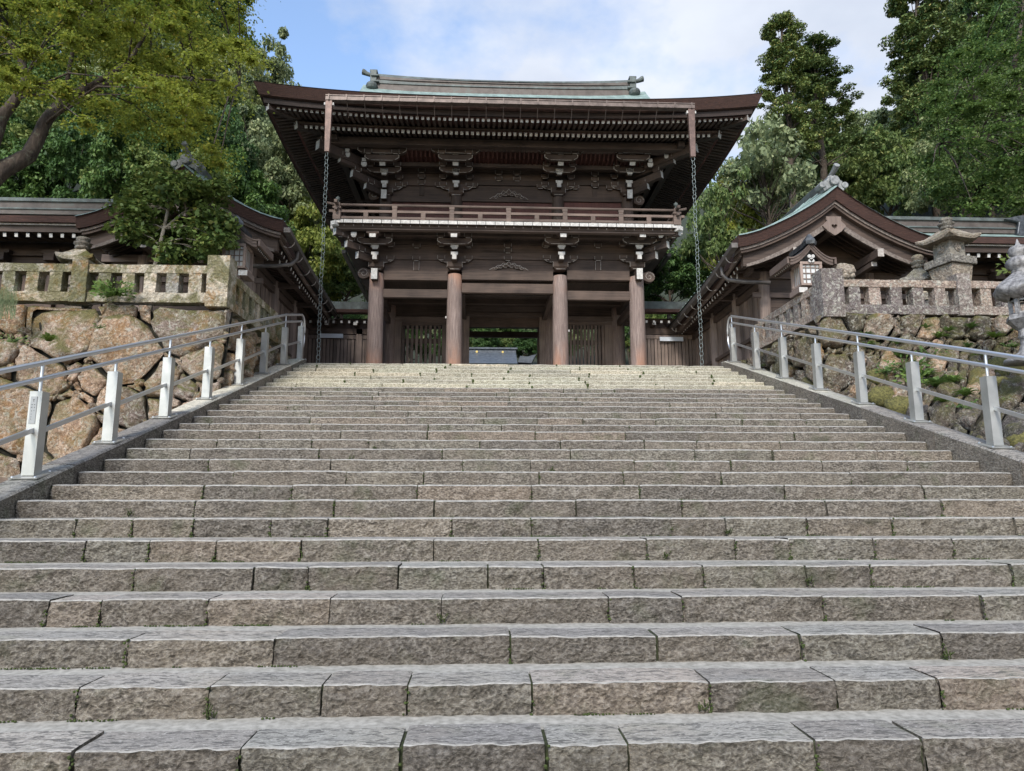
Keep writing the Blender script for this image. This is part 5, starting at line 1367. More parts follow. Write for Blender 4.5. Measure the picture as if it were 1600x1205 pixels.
    for (dx, dz, w, h, m_) in ((.10, .10, .05, .12, 'wood_rail'), (.04, .27, .16, .22, 'bark')):
        mb = MB(W(m_)); 
        for i in range(10):
            ya, yb = y0+.3+(y1-y0-.1)*i/10, y0+.3+(y1-y0-.1)*(i+1)/10
            mb.bar((XE(ya)+inner*dx, ya, zre(ya)+dz), (XE(yb)+inner*dx, yb, zre(yb)+dz), w, h)
        mb.build('eave_board', root)
    for z_, dz in ((.0, -.30),):
        mb = MB(W('wood_y')); mb.bar((xw+inner*.55, y0+.9, zre(y0+2)+.05), (xw+inner*.55, y1+.2, zre(y1)+.05), .12, .14); mb.build('eave_purlin', root)
    for yy in (yw, yw+2.1, yw+4.2, yw+6.2):
        mb = MB(W('wood_x', 'white')); xa_ = xw+inner*.75; mb.bar((xa_, yy, zw-.02), (xw, yy, zw-.02), .13, .15, mi0=1); mb.box((xa_-inner*.12, yy, zw+.12), (.18, .18, .13), taper=.7); mb.build('bracket_arm', root)
    # gutter and hooks
    gx = lambda y: XE(y)+inner*.34
    mb = MB(W('grey_gutter'))
    for i in range(8):
        ya, yb = y0-.02+(y1-y0+.3)*i/8, y0-.02+(y1-y0+.3)*(i+1)/8; mb.bar((gx(ya), ya, zre(max(ya, y0))+.22), (gx(yb), yb, zre(yb)+.22), .16, .13)
    mb.build('gutter', root)
    for yy in [y0+.6+i*1.0 for i in range(int(y1-y0))]:
        mb = MB(W('outline')); c = Vector((gx(yy)-inner*.02, yy, zre(yy)+.16)); mb.tube([c+Vector((inner*.08-inner*.17*(1-cos(t)), 0, -.17*sin(t)*.9)) for t in [i*pi/8 for i in range(9)]], .013, 5); mb.build('gutter_hook', root)
    # elbow pipe carrying the gutter water back under the eave
    mb = MB(W('grey_gutter')); yp_ = y0+1.25; g0 = Vector((gx(yp_)+inner*.02, yp_-.05, zre(yp_)+.30)); mb.tube([g0, g0+Vector((-inner*.02, 0, -.36)), g0+Vector((-inner*.14, -.05, -.52)), g0+Vector((-inner*.5, -.2, -.62)), g0+Vector((-inner*1.15, -.45, -.72))], .055, 8); mb.build('elbow_pipe', root, smooth=True)
    # wing running outwards
    wx0 = xa+side*hw*.62; wx1 = xa+side*11; ys = y0+1.25
    xs_s = sorted((wx0, wx1)); zE, zR = wing_z
    yr_ = ys+2.2
    mb = MB(W('copper', 'copper_dark')); f_ = lambda v: zE+.20+(zR-zE-.20)*(.5*v+.5*v*v)
    mb.grid(lambda u, v: (xs_s[0]+(xs_s[1]-xs_s[0])*u, ys+2.2*v, f_(v)), 2, 8); mb.build('wing_roof', root)
    mb = MB(W('copper_brown')); mb.span(xs_s[0], xs_s[1], yr_-.20, yr_+.2, zR-.08, zR+.30); mb.build('wing_ridge', root)
    mb = MB(W('copper_dark')); mb.span(xs_s[0], xs_s[1], yr_-.26, yr_+.26, zR+.30, zR+.40); mb.span(xs_s[0], xs_s[1], yr_-.24, yr_-.2, zR+.06, zR+.1); mb.build('wing_ridge', root)
    mb = MB(W('bark')); mb.span(xs_s[0], xs_s[1], ys, ys+.25, zE, zE+.18); mb.build('bark_edge', root)
    mb = MB(W('outline')); mb.span(xs_s[0], xs_s[1], ys+.08, ys+.16, zE-.05, zE-.005); mb.build('eave_board', root)
    mb = MB(W('wood_x')); mb.span(xs_s[0], xs_s[1], ys+.14, ys+.9, zE-.22, zE-.06); mb.build('eave_board', root)
    x = xs_s[0]+.1
    while x < xs_s[1]:
        mb = MB(W('wood_y', 'white')); mb.bar((x, ys+.2, zE-.29), (x, ys+1.6, zE+.0), .085, .105, mi0=1); mb.build('rafter', root); x += .30
    mb = MB(W('wood_x')); mb.span(xs_s[0], xs_s[1], ys+1.3, ys+1.36, PL, zE-.1); mb.build('wing_wall', root)
    for i in range(7):
        x = xa+side*(hw*.7+i*1.35)
        mb = MB(W('wood_z')); mb.span(x-.09, x+.09, ys+1.14, ys+1.3, PL, zE-.35); mb.build('wing_post', root)
        mb = MB(W('wood_x', 'outline')); mb.span(x-.14, x+.14, ys+.95, ys+1.3, zE-.72, zE-.5, mif={'y-': 0}); mb.span(x-.24, x+.24, ys+1.0, ys+1.3, zE-.5, zE-.40); mb.build('bracket_arm', root)
    for z_ in (zE-.45, zE-.95, PL+1.2):
        mb = MB(W('wood_x')); mb.span(xs_s[0], xs_s[1], ys+1.18, ys+1.299, z_-.07, z_+.07); mb.build('wing_beam', root)
    if side > 0:
        mb = MB(W('verd_dark')); xe = at(1592, 350, y=yr_-.2).x; sh2 = [(-.55, .12), (-.1, .02), (-.2, -.35), (0, -.6), (.22, -.45), (.2, 0), (.6, .15), (.6, .3), (-.1, .24)]; mb.prism([(xe+a, yr_-.34, zR+.22+b) for a, b in sh2], (0, .6, 0)); mb.build('wing_ridge_end', root, bevel=.03)
    return root
pR = at(1306, 291, y=17.0)
hall(1, pR.x, pR.z, 17.0, 2.66, 7.72, 7.93, 25.0, 'right side hall with green copper curved gable facing the steps and heart pierced pendant', (Z(380, 18.25, 1540), Z(364, 20.45, 1520)), 6.70)
pL = at(288, 258, y=17.0)
cL = at(442, 343, y=17.0)
hall(-1, pL.x, pL.z, 17.0, cL.x-pL.x, cL.z-.12, cL.z, 25.0, 'left side hall with curved gable half hidden by the leafy bush', (Z(347, 18.25, 60), Z(335, 20.45, 80)), -5.75)

# ------------------------------------------------------------ short corridors between halls and gate
def corridor(s, xa, xb, label, sp0, sp1, spy):
    root = empty('corridor', ((xa+xb)/2, 25, PL), label, 'corridor'); y = 25.0
    zf_ = lambda p: Z(p, y, 530 if s < 0 else 1050)
    mb = MB(W('copper_dark')); mb.grid(lambda u, v: (xa+(xb-xa)*u, y-.7+1.6*v, zf_(491)+(zf_(474)-zf_(491))*v**.9), 2, 6); mb.build('roof', root)
    mb = MB(W('copper_dark')); mb.span(xa, xb, y+.7, y+1.1, zf_(474)-.1, zf_(468)+.12); mb.build('ridge', root)
    mb = MB(W('bark')); mb.span(xa, xb, y-.72, y-.4, zf_(495)-.02, zf_(491)); mb.build('eave_board', root)
    x = xa+.1
    while x < xb:
        mb = MB(W('wood_y', 'white')); zc = Z(503, y-.6, 530 if s < 0 else 1050); mb.bar((x, y-.6, zc), (x, y+.2, zc+.16), .075, .085, mi0=1); mb.build('rafter', root); x += .27
    mb = MB(W('wood_x')); mb.span(xa, xb, y-.1, y+.1, zf_(523), zf_(514.5)); mb.build('top_beam', root)
    mb = MB(W('wood_x')); mb.span(xa, xb, y-.0, y+.1, zf_(514), zf_(498)); mb.build('wall_board', root)
    for i in range(3):
        x = xa+(xb-xa)*(.2+.3*i); mb = MB(W('wood_x', 'white')); mb.span(x-.07, x+.07, y-.4, y, zf_(512), zf_(507), mif={'y-': 1}); mb.build('bracket_arm', root)
    n = int((xb-xa)/.125)
    for i in range(n):
        x = xa+(xb-xa)*(i+.5)/n; mb = MB(W('wood_slat')); o = .02*(i % 2); mb.span(x-.052, x+.052, y-.03+o, y+o, PL, zf_(529)); mb.build('upright_board', root)
    mb = MB(W('wood_slat')); mb.span(xa, xb, y-.06, y-.035, zf_(530), zf_(524)); mb.build('rail', root)
    for x in (xa+.25, (xa+xb)/2+.9*(1 if s < 0 else -1)*0+(xb-xa)*.33, xb-.2):
        mb = MB(W('wood_slat')); mb.span(x-.1, x+.1, y-.10, y-.005, PL, zf_(515)); mb.build('post', root)
    x0, x1 = X(sp0, y-.12), X(sp1, y-.12)
    mb = MB(W('sign')); mb.span(x0, x1, y-.15, y-.11, Z(spy+3.2, y-.12, (sp0+sp1)/2), Z(spy-3.2, y-.12, (sp0+sp1)/2)); mb.build('sign_board', None, label='blank pale sign board on the board wall %s of the gate' % ('left' if s < 0 else 'right'), cat='sign', group=None)
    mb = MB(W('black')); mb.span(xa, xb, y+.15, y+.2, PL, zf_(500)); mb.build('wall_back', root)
corridor(-1, -7.6, CXS[0]-.28, 'low board walled corridor between the left hall and the gate', 504, 539, 525)
corridor(1, CXS[3]+.28, 8.6, 'low board walled corridor between the right hall and the gate', 1028, 1064, 530)
# eaves of buildings behind the gate, seen below the main roof at both flanks
for s, (pa, pb), nm in ((-1, ((537, 393), (576, 470)), 'left'), (1, ((1046, 398), (1008, 450)), 'right')):
    a = at(*pa, y=31.5); b = at(*pb, z=a.z-.1) if False else at(*pb, y=40)
    root = empty('rear_roof', (a.x, 36, a.z-2), 'dark eave of a rear roof showing below the gate roof on the %s' % nm, 'roof')
    mb = MB(W('grey_gutter')); mb.bar(a, b, .18, .16); mb.build('gutter', root)
    for i in range(18):
        p = a.lerp(b, (i+.5)/18); mb = MB(W('wood_y')); mb.bar(p+Vector((-s*.25, 0, -.05)), p+Vector((-s*2.2, 0, .45)), .1, .12); mb.build('rafter', root)
    mb = MB(W('wood_y')); mb.poly([a+Vector((-s*.1, 0, .08)), b+Vector((-s*.1, 0, .08)), b+Vector((-s*2.4, 0, .75)), a+Vector((-s*2.4, 0, .75))]); mb.build('roof_sheet', root)

# ------------------------------------------------------------ lanterns
def wood_lantern(px, py_top, y, label, s):
    """roofed wooden lantern on a post; px centre, py_top top of roof"""
    c = at(px, py_top, y=y); r = empty('wooden_lantern', (c.x, y, PL), label, 'lantern'); x = c.x; zt = c.z
    rot = 0
    hw = .56; dp = .50
    topz = lambda t: zt-.16-.42*(1-(1-abs(t))**1.7)+.05*abs(t)**4
    mb = MB(W('verd_dark')); mb.grid(lambda u, v: (x+(u*2-1)*hw*(1), y-.25+dp*2*v, topz(u*2-1)-.02), 20, 4); mb.build('roof', r)
    mb = MB(W('wood_rail')); n = 20
    for i in range(n):
        t0, t1 = i/n*2-1, (i+1)/n*2-1
        for (d0, d1, o) in ((0, .035, 0), (.037, .10, .02), (.102, .17, .035)):
            if abs(t0) > 1-o*.6 or abs(t1) > 1-o*.6: continue
            mb.prism([(x+t0*hw, y-.27+o, topz(t0)-d0), (x+t0*hw, y-.27+o, topz(t0)-d1), (x+t1*hw, y-.27+o, topz(t1)-d1), (x+t1*hw, y-.27+o, topz(t1)-d0)], (0, .09, 0))
    for s_ in (-1, 1): mb.bar((x+s_*hw, y-.26, topz(1)-.08), (x+s_*hw, y+.75, topz(1)-.08), .05, .16)
    mb.build('barge_board', r)
    mb = MB(W('verd_dark')); mb.span(x-.06, x+.06, y-.2, y+.75, zt-.2, zt-.08); mb.lathe((x, y-.2, zt-.22), [(.13, 0), (.15, .08), (.10, .16), (.03, .26)], 10, lobes=(5, .18)); mb.build('ridge', r)
    mb = MB(W('white')); zc = zt-.60
    for dx, dz in ((-.045, .05), (.045, .05), (0, -.03), (-.03, -.06), (.03, -.06)): mb.tube([(x+dx, y-.24, zc+dz+.05), (x+dx, y-.21, zc+dz+.05)], .042, 10)
    mb.build('carved_pendant', r)
    bz0, bz1 = zt-1.16, zt-.62
    mb = MB(W('wood_pale', 'paper')); w = .23
    for a in (-1, 1):
        for b in (-1, 1): mb.span(x+a*w-.03, x+a*w+.03, y+.06+b*w-.03, y+.06+b*w+.03, bz0, bz1)
    mb.span(x-w-.03, x+w+.03, y+.06-w-.035, y+.06+w+.035, bz0-.03, bz0+.02); mb.span(x-w-.03, x+w+.03, y+.06-w-.035, y+.06+w+.035, bz1-.06, bz1); mb.build('lantern_box', r)
    mb = MB(W('paper')); mb.span(x-w+.02, x+w-.02, y+.08-w, y+.04+w, bz0+.02, bz1-.06); mb.build('paper_pane', r)
    mb = MB(W('wood_pale'))
    for i in range(1, 4): mb.span(x-w+i*w/2-.008, x-w+i*w/2+.008, y+.055-w, y+.078-w, bz0+.02, bz1-.06); 
    for i in range(1, 4): zz2 = bz0+(bz1-bz0)*i/4; mb.span(x-w, x+w, y+.055-w, y+.075-w, zz2-.008, zz2+.008)
    for i in range(1, 5):
        for sx2 in (-1, 1): mb.span(x+sx2*w-.006, x+sx2*w+.006, y+.06-w+i*.09-.008, y+.06-w+i*.09+.008, bz0, bz1)
    mb.build('lattice', r)
    for a in (-1, 1):
        mb = MB(W('wood_pale', 'white')); mb.span(x+a*.22-.10, x+a*.22+.10, y-.20, y+.3, bz0-.20, bz0-.08, mif={'y-': 1}); mb.span(x+a*.17-.06, x+a*.17+.06, y-.10, y+.3, bz0-.09, bz0-.03); mb.build('bracket_arm', r)
    for i in range(9):
        for a in (-1, 1):
            mb = MB(W('wood_rail', 'white')); yy = y-.15+i*.10; mb.bar((x+a*(hw-.07), yy, topz(1)-.17), (x+a*.2, yy, topz(1)-.06), .03, .035, mi0=1); mb.build('rafter', r)
    mb = MB(W('wood_pale')); mb.span(x-.10, x+.10, y-.02, y+.18, PL, bz0-.05); mb.build('post', r)
wood_lantern(1258, 374, 15.6, 'pale wooden roofed lantern on a post beside the right corner post', 1)
wood_lantern(374, 345, 15.6, 'wooden roofed lantern on a post behind the left corner post', -1)
def rotZ(o, a): o.rotation_euler = (0, 0, a); return o
def stone_lantern(px, y, label, mossy, rot, base_only_roof=False, pyr=None):
    """pyr = (finial top row, roof eave row, box bottom row)"""
    zf1 = Z(pyr[0], y, px); ze = Z(pyr[1], y, px); zb0 = Z(pyr[2], y, px); x = X(px, y, pyr[1])
    r = empty('stone_lantern', (x, y, PL-.05), label, 'lantern'); 
    m = 'lantern_stone'; R = pyr[3]
    def add(nm, mb, **k): o = mb.build(nm, r, origin=(x, y, mb.v[0][2]), **k); o.rotation_euler = (0, 0, rot); return o
    mb = MB(W('fence_warm' if mossy else m)); hR = (zf1-ze)*.52; N = 24
    prof_ = [(R*.97, -.075), (R, -.03), (R*1.0, .0), (R*.72, hR*.28), (R*.42, hR*.62), (R*.16, hR*.93), (R*.10, hR)]
    B = 0
    for i, (rr, z) in enumerate(prof_):
        for k in range(N):
            t = 2*pi*k/N; q = 1/max(abs(cos(t)), abs(sin(t))); cr_ = (q-1)/.414
            up = .10*cr_**2*(1 if i < 3 else .25)*R/.5
            mb.v.append((x+cos(t)*rr*q, y+sin(t)*rr*q, ze+z+up))
    for i in range(len(prof_)-1):
        for k in range(N):
            k2 = (k+1) % N; mb.f.append((i*N+k, i*N+k2, (i+1)*N+k2, (i+1)*N+k)); mb.mi.append(0)
    mb.f.append(tuple(range(N))[::-1]); mb.mi.append(0); mb.f.append(tuple((len(prof_)-1)*N+k for k in range(N))); mb.mi.append(0)
    add('roof', mb, bevel=0)
    h = zf1-ze-hR
    mb = MB(W('lantern_stone')); mb.lathe((x, y, ze+hR), [(.13, -.02), (.16, h*.10), (.10, h*.2), (.17, h*.3), (.19, h*.42), (.10, h*.5), (.13, h*.62), (.15, h*.78), (.10, h*.93), (.02, h)], 14, lobes=(6, .08)); add('finial', mb, smooth=True)
    w = R*.48; bh = ze-.07-zb0
    mb = MB(W('lantern_pale')); mb.span(x-w, x+w, y-w, y+w, zb0, ze-.05); add('fire_box', mb, bevel=.012)
    mb = MB(W('lantern_stone')); zc = (zb0+ze)/2
    for a in range(4):
        c = Vector((x+cos(a*pi/2)*w, y+sin(a*pi/2)*w, zc)); d = Vector((cos(a*pi/2), sin(a*pi/2), 0))
        mb.tube([c-d*.01, c+d*.025], w*.42, 14); mb.tube([c+d*.02, c+d*.05], w*.26, 12)
    add('round_relief', mb)
    mb = MB(W('lantern_stone')); mb.span(x-R*.80, x+R*.80, y-R*.80, y+R*.80, zb0-.20, zb0-.003); add('platform', mb, bevel=.02)
    mb = MB(W('lantern_stone')); mb.box((x, y, zb0-.40), (R*1.34, R*1.34, .40), taper=.86); add('platform', mb, bevel=.015)
    mb = MB(W('lantern_stone')); mb.box((x, y, (PL-.1+zb0-.6)/2), (R*.9, R*.9, max(.1, zb0-.6-PL+.1))); add('shaft', mb, bevel=.02)
    return r
stone_lantern(1481, 16.2, 'tall square stone lantern with round relief behind the right fence post', False, .25, pyr=(340, 377, 406, .50))
stone_lantern(1437, 17.0, 'smaller stone lantern left of the tall one, only its curled roof showing', False, .75, pyr=(398, 440, 462, .36))
stone_lantern(127, 15.3, 'stone lantern with thick mossy roof behind the left fence post', True, .12, pyr=(370, 409, 438, .38))
# carved stone head behind the right fence
c = at(1320, 425, y=15.3); mb = MB(W('lantern_stone'))
for i, (dx, dy, dz, r_) in enumerate([(0, 0, 0, .19), (-.12, -.05, .03, .12), (.12, -.04, .02, .11), (0, -.12, -.04, .12), (.04, .05, .10, .12), (-.10, 0, .12, .08), (.16, .0, .12, .06), (-.05, -.13, -.14, .08), (.08, -.12, -.13, .08)]):
    B = len(mb.v); n, m_ = 12, 8
    for a in range(m_+1):
        for b in range(n):
            p = Vector((sin(pi*a/m_)*cos(2*pi*b/n), sin(pi*a/m_)*sin(2*pi*b/n), cos(pi*a/m_))); rr = r_*(1+.28*fbm((p.x*2.2+i, p.y*2.2, p.z*2.2), 3)); mb.v.append((c.x+dx+p.x*rr, c.y+dy+p.y*rr, c.z+dz+p.z*rr))
    for a in range(m_):
        for b in range(n):
            b2 = (b+1) % n; mb.f.append((B+a*n+b, B+(a+1)*n+b, B+(a+1)*n+b2, B+a*n+b2)); mb.mi.append(0)
sg = empty('stone_carving', (c.x, c.y, PL), 'weathered curly stone carving behind the rail next to the right corner post', 'carving')
mb.build('carved_head', sg, smooth=True)
mb = MB(W('lantern_stone')); mb.box((c.x, c.y+.02, (PL+c.z-.1)/2), (.3, .3, c.z-.1-PL)); mb.build('pedestal', sg, bevel=.02)
# bronze lantern at the right edge
yb_ = 12.4; xb_ = at(1598, 450, y=yb_).x; q = lambda p: Z(p, yb_, 1598)
bl = empty('bronze_lantern', (xb_, yb_, q(556)), 'tall grey bronze lantern with lotus bud finial at the right edge of the view', 'lantern')
def bla(nm, prof_, n=24, m='bronze', **k):
    mb = MB(W(m)); mb.lathe((xb_, yb_, 0), [(r, q(p)) for r, p in prof_][::-1], n, **{a: b for a, b in k.items() if a in ('lobes', 'sq', 'rot')}); return mb.build(nm, bl, smooth=k.get('smooth', True))
bla('finial', [(.008, 374), (.035, 381), (.05, 384), (.13, 386), (.17, 391), (.16, 398), (.12, 401), (.13, 402)], 16)
bla('finial_base', [(.13, 402), (.20, 405), (.23, 411), (.20, 418), (.14, 421), (.15, 424), (.13, 428)], 16, lobes=(8, .05))
mb = MB(W('bronze')); N = 48
rows_ = [(.14, 426), (.19, 429), (.26, 434), (.36, 441), (.44, 449), (.47, 454), (.46, 458), (.40, 464), (.28, 468), (.24, 469)]
for i, (r_, p_) in enumerate(rows_):
    for k in range(N):
        t = 2*pi*k/N; l = abs(cos(3*t)); cr_ = l**8; e_ = max(0, (i-2)/4) if i < 7 else .6
        mb.v.append((xb_+cos(t)*r_*(1+.12*cr_*min(1, e_)), yb_+sin(t)*r_*(1+.12*cr_*min(1, e_)), q(p_)+.09*cr_*min(1, e_)))
for i in range(len(rows_)-1):
    for k in range(N):
        k2 = (k+1) % N; mb.f.append((i*N+k, (i+1)*N+k, (i+1)*N+k2, i*N+k2)); mb.mi.append(0)
mb.build('canopy', bl, smooth=True)
mb = MB(W('bronze'))
for k in range(6):
    t = 2*pi*k/6+.35; mb.box((xb_+cos(t)*.22, yb_+sin(t)*.22, (q(468)+q(492))/2), (.07, .07, q(468)-q(492)), rot=t)
    t2 = t+pi/6; 
    for pp, hh_ in ((470, .04), (490, .04)): mb.box((xb_+cos(t2)*.195, yb_+sin(t2)*.195, q(pp)), (.03, .22, hh_), rot=t2)
mb.build('fire_cage', bl, bevel=.008)
bla('platform', [(.26, 491), (.33, 494), (.34, 500), (.27, 506), (.20, 512), (.15, 516)], 6, smooth=False)
bla('shaft', [(.15, 514), (.15, 524), (.165, 525), (.165, 527), (.14, 529), (.14, 540), (.16, 541), (.16, 545), (.19, 549), (.30, 556), (.42, 560), (.44, 566)], 20)
mb = MB(W('ink'))   # raised characters on the shaft
def stroke(x0, z0, x1, z1, w=.018):
    f_ = lambda x, z: Vector((xb_-.055+x, yb_-sqrt(max(0, .158**2-(x-.055)**2)), z)); mb.bar(f_(x0, z0), f_(x1, z1), w, .008)
zq = q(520)
for a in [(-.05, .045, .05, .045), (0, .08, 0, .03), (0, .03, -.055, -.04), (0, .03, .055, -.04), (.02, .09, .05, .09)]: stroke(a[0], zq+a[1], a[2], zq+a[3])
zq = q(535)
for a in [(-.05, .04, .05, .04), (-.05, .04, -.05, -.04), (.05, .04, .05, -.04), (-.05, -.04, .05, -.04), (0, .04, 0, -.04), (-.03, 0, .03, 0)]: stroke(a[0], zq+a[1], a[2], zq+a[3], .013)
mb.build('character', bl)
# ------------------------------------------------------------ vegetation
def leaves_np(centres, rad, per, size, flat=.55, seed=0, droop=0, spiky=False, upb=.6, el=1.6):
    """quads scattered through leaf clumps. centres (n,3), rad (n,)"""
    g = np.random.default_rng(seed); n = len(centres); c = np.repeat(centres, per, 0); r = np.repeat(rad, per)
    N = len(c); d = g.normal(size=(N, 3)); d /= np.linalg.norm(d, axis=1)[:, None]
    rr = r*(g.random(N)**.45 if not spiky else np.minimum(1.5, np.abs(g.normal(size=N))*.58))
    off = d*rr[:, None]; off[:, 2] *= flat; off[:, 2] -= droop*(off[:, 0]**2+off[:, 1]**2)/np.maximum(r, .01)
    p = c+off
    nrm_ = d*(1-upb)+np.array([0, 0, upb])+g.normal(size=(N, 3))*.45; nrm_ /= np.linalg.norm(nrm_, axis=1)[:, None]
    t = np.cross(nrm_, g.normal(size=(N, 3))); t /= np.linalg.norm(t, axis=1)[:, None]; b = np.cross(nrm_, t)
    s = size*(.6+.8*g.random(N))[:, None]
    q = np.stack([p-t*s*el*.5, p+b*s*.42+nrm_*s*.1, p+t*s*el*.5, p-b*s*.42+nrm_*s*.1], 1).reshape(-1, 3)
    return q
def crown_mesh(name, seed, mats, R=1.0, H=1.2, nclump=70, per=110, size=.07, shape='round', crad=(.16, .30), flat=.6, shell=.55):
    g = np.random.default_rng(seed); C = []
    while len(C) < nclump:
        p = g.normal(size=3); p /= np.linalg.norm(p); u = shell+(1-shell)*g.random()
        if shape == 'round':
            lum = 1+.28*sin(3*atan2(p[1], p[0])+seed)+.18*sin(5*p[2]+seed*2)+.15*sin(7*atan2(p[1], p[0])+seed*1.7); q = p*u*lum*np.array([R, R, H*.5]); q[2] += H*.55
            if p[2] < -.55: continue
        else:   # cedar: layered tufts round an upright stem
            z = g.random()**.8; w = R*(1-.72*z)*(.45+.55*abs(sin(z*14+seed))); a = g.random()*2*pi; rr = w*(.35+.65*g.random()); q = np.array([cos(a)*rr, sin(a)*rr, H*z])
        C.append(q)
    C = np.array(C); rad = g.uniform(crad[0], crad[1], len(C))
    q = leaves_np(C, rad, per, size, flat, seed+5)
    return np_mesh(name, q, len(q)//4, mats), C
def limbs(C, base, top, r0, m, n=12, seed=0, bend=.15):
    """trunk plus limbs to some clumps"""
    g = random.Random(seed); tr = MB([m]); B, T = Vector(base), Vector(top)
    pts = [B.lerp(T, i/6)+Vector((bend*sin(i*1.3+seed), bend*cos(i*1.7+seed), 0))*(i/6) for i in range(7)]
    tr.tube(pts, [r0*(1-.75*i/6) for i in range(7)], 8)
    idx = list(range(len(C))); g.shuffle(idx)
    for i in idx[:n]:
        e = Vector(C[i]); t = min(.95, max(.25, (e.z-B.z)/(T.z-B.z)*.75)); k = int(t*6); s = pts[k].lerp(pts[min(6, k+1)], t*6-k)
        mid = s.lerp(e, .5)+Vector((0, 0, -.04*(e-s).length)); rr = r0*.34*(1-t*.5)
        tr.tube([s, s.lerp(mid, .5)+Vector((0, 0, .02)), mid, e], [rr, rr*.8, rr*.55, rr*.2], 5, caps=False)
    return tr
# crown prototypes, unit size (radius 1)
PROTO = {}
for key, mat_, n_, sd_, kw in [('dark', 'dark', 3, 11, {}), ('mid', 'mid', 3, 21, {}), ('grey', 'grey', 3, 31, {}), ('yellow', 'yellow', 2, 41, {})]:
    PROTO[key] = []
    for i in range(n_):
        me, C = crown_mesh('crown', sd_+i, [ML[mat_]], 1, 1.7, 120, 190, .046, 'round', (.12, .24), .6)
        tr = limbs(C, (0, 0, -.9), (0, 0, 1.1), .075, MW['trunk'], 16, i); PROTO[key].append((me, tr.mesh('trunk', smooth=True)))
PROTO['cedar'] = []
for i in range(2):
    me, C = crown_mesh('crown', 51+i, [ML['cedar']], 1, 3.0, 210, 190, .028, 'cedar', (.08, .15), .6)
    tr = limbs(C, (0, 0, -1.2), (0, 0, 2.9), .07, MW['trunk'], 34, i, .05); PROTO['cedar'].append((me, tr.mesh('trunk', smooth=True)))
me_, C_ = crown_mesh('crown', 77, [ML['mid']], 1, 1.5, 55, 90, .055, 'round', (.13, .24), .5, .35)
PROTO['open'] = [(me_, limbs(C_, (0, 0, -1.0), (.1, 0, 1.0), .06, MW['trunk'], 40, 3, .12).mesh('trunk', smooth=True))]
me_, C_ = crown_mesh('crown', 79, [ML['grey']], 1, 1.5, 70, 95, .05, 'round', (.13, .24), .5, .35)
PROTO['opengrey'] = [(me_, limbs(C_, (0, 0, -1.0), (.1, 0, 1.0), .06, MW['trunk'], 44, 3, .12).mesh('trunk', smooth=True))]
TN = 0
def tree(kind, px, pytop, pybot, y, wpx, label, group=None):
    """a tree whose crown spans the given picture rows at distance y"""
    global TN; TN += 1
    dist = y; R = wpx*dist/F/2*1.02; zt = Z(pytop, y, px); zb = Z(pybot, y, px); x = X(px, y, (pytop+pybot)/2)
    me, tr = PROTO[kind][TN % len(PROTO[kind])]; H = {'cedar': 3.0}.get(kind, 1.7); zs = (zt-zb)/H*1.0
    g0 = min(zb-.5, terr(x, y))
    r = empty('tree', (x, y, g0), label, 'tree', group)
    rz = rng.uniform(0, 6.28)
    o = inst('crown', me, (x, y, zb), r, rot=(0, 0, rz), scale=(R, R, zs))
    t = inst('trunk', tr, (x, y, zb), r, rot=(0, 0, rz), scale=(R, R, zs))
    if zb-.9*zs > g0+.3:
        mb = MB(W('trunk')); mb.tube([(x, y, g0-.3), (x, y, zb-.85*zs)], [R*.10, R*.075], 7); mb.build('trunk_foot', r)
    return r
words_k = {'dark': 'dark evergreen', 'mid': 'mid green leafy', 'grey': 'grey green', 'yellow': 'yellow green', 'cedar': 'tall cedar', 'open': 'airy green', 'opengrey': 'airy grey green'}
GL, GR_ = 'forest trees on the hillside left of the gate', 'forest trees on the hillside right of the gate'
# single ones that can be pointed out
tree('cedar', 1228, 30, 250, 46, 185, 'tall tufted cedar rising against the sky right of the gate roof')
tree('cedar', 1278, 68, 260, 50, 205, 'second looser cedar just right of the tall tufted cedar')
tree('cedar', 1445, -20, 260, 52, 260, 'big dark cedar near the top of the right hill, reaching the top edge')
tree('cedar', 1520, -110, 180, 60, 200, 'cedar leaving the top edge beside the big dark cedar')
tree('opengrey', 1190, 185, 400, 37, 210, 'airy grey green tree directly right of the gate roof corner')
tree('open', 1118, 268, 480, 34, 130, 'slim airy tree filling the gap between gate and right hall')
tree('yellow', 1150, 300, 500, 40, 120, 'yellow green tree behind the slim airy tree')
tree('dark', 1045, 390, 500, 36, 130, 'low dark evergreen just right of the gate columns')
tree('yellow', 478, 330, 500, 40, 130, 'bright green tree beside the left flank of the gate roof')
tree('mid', 540, 395, 500, 42, 120, 'green tree low between the left hall and the gate')
tree('grey', 395, 165, 330, 44, 130, 'tall grey green tree left of the gate roof corner')
tree('grey', 450, 220, 420, 40, 150, 'grey green tree overhung by the left gate roof corner')
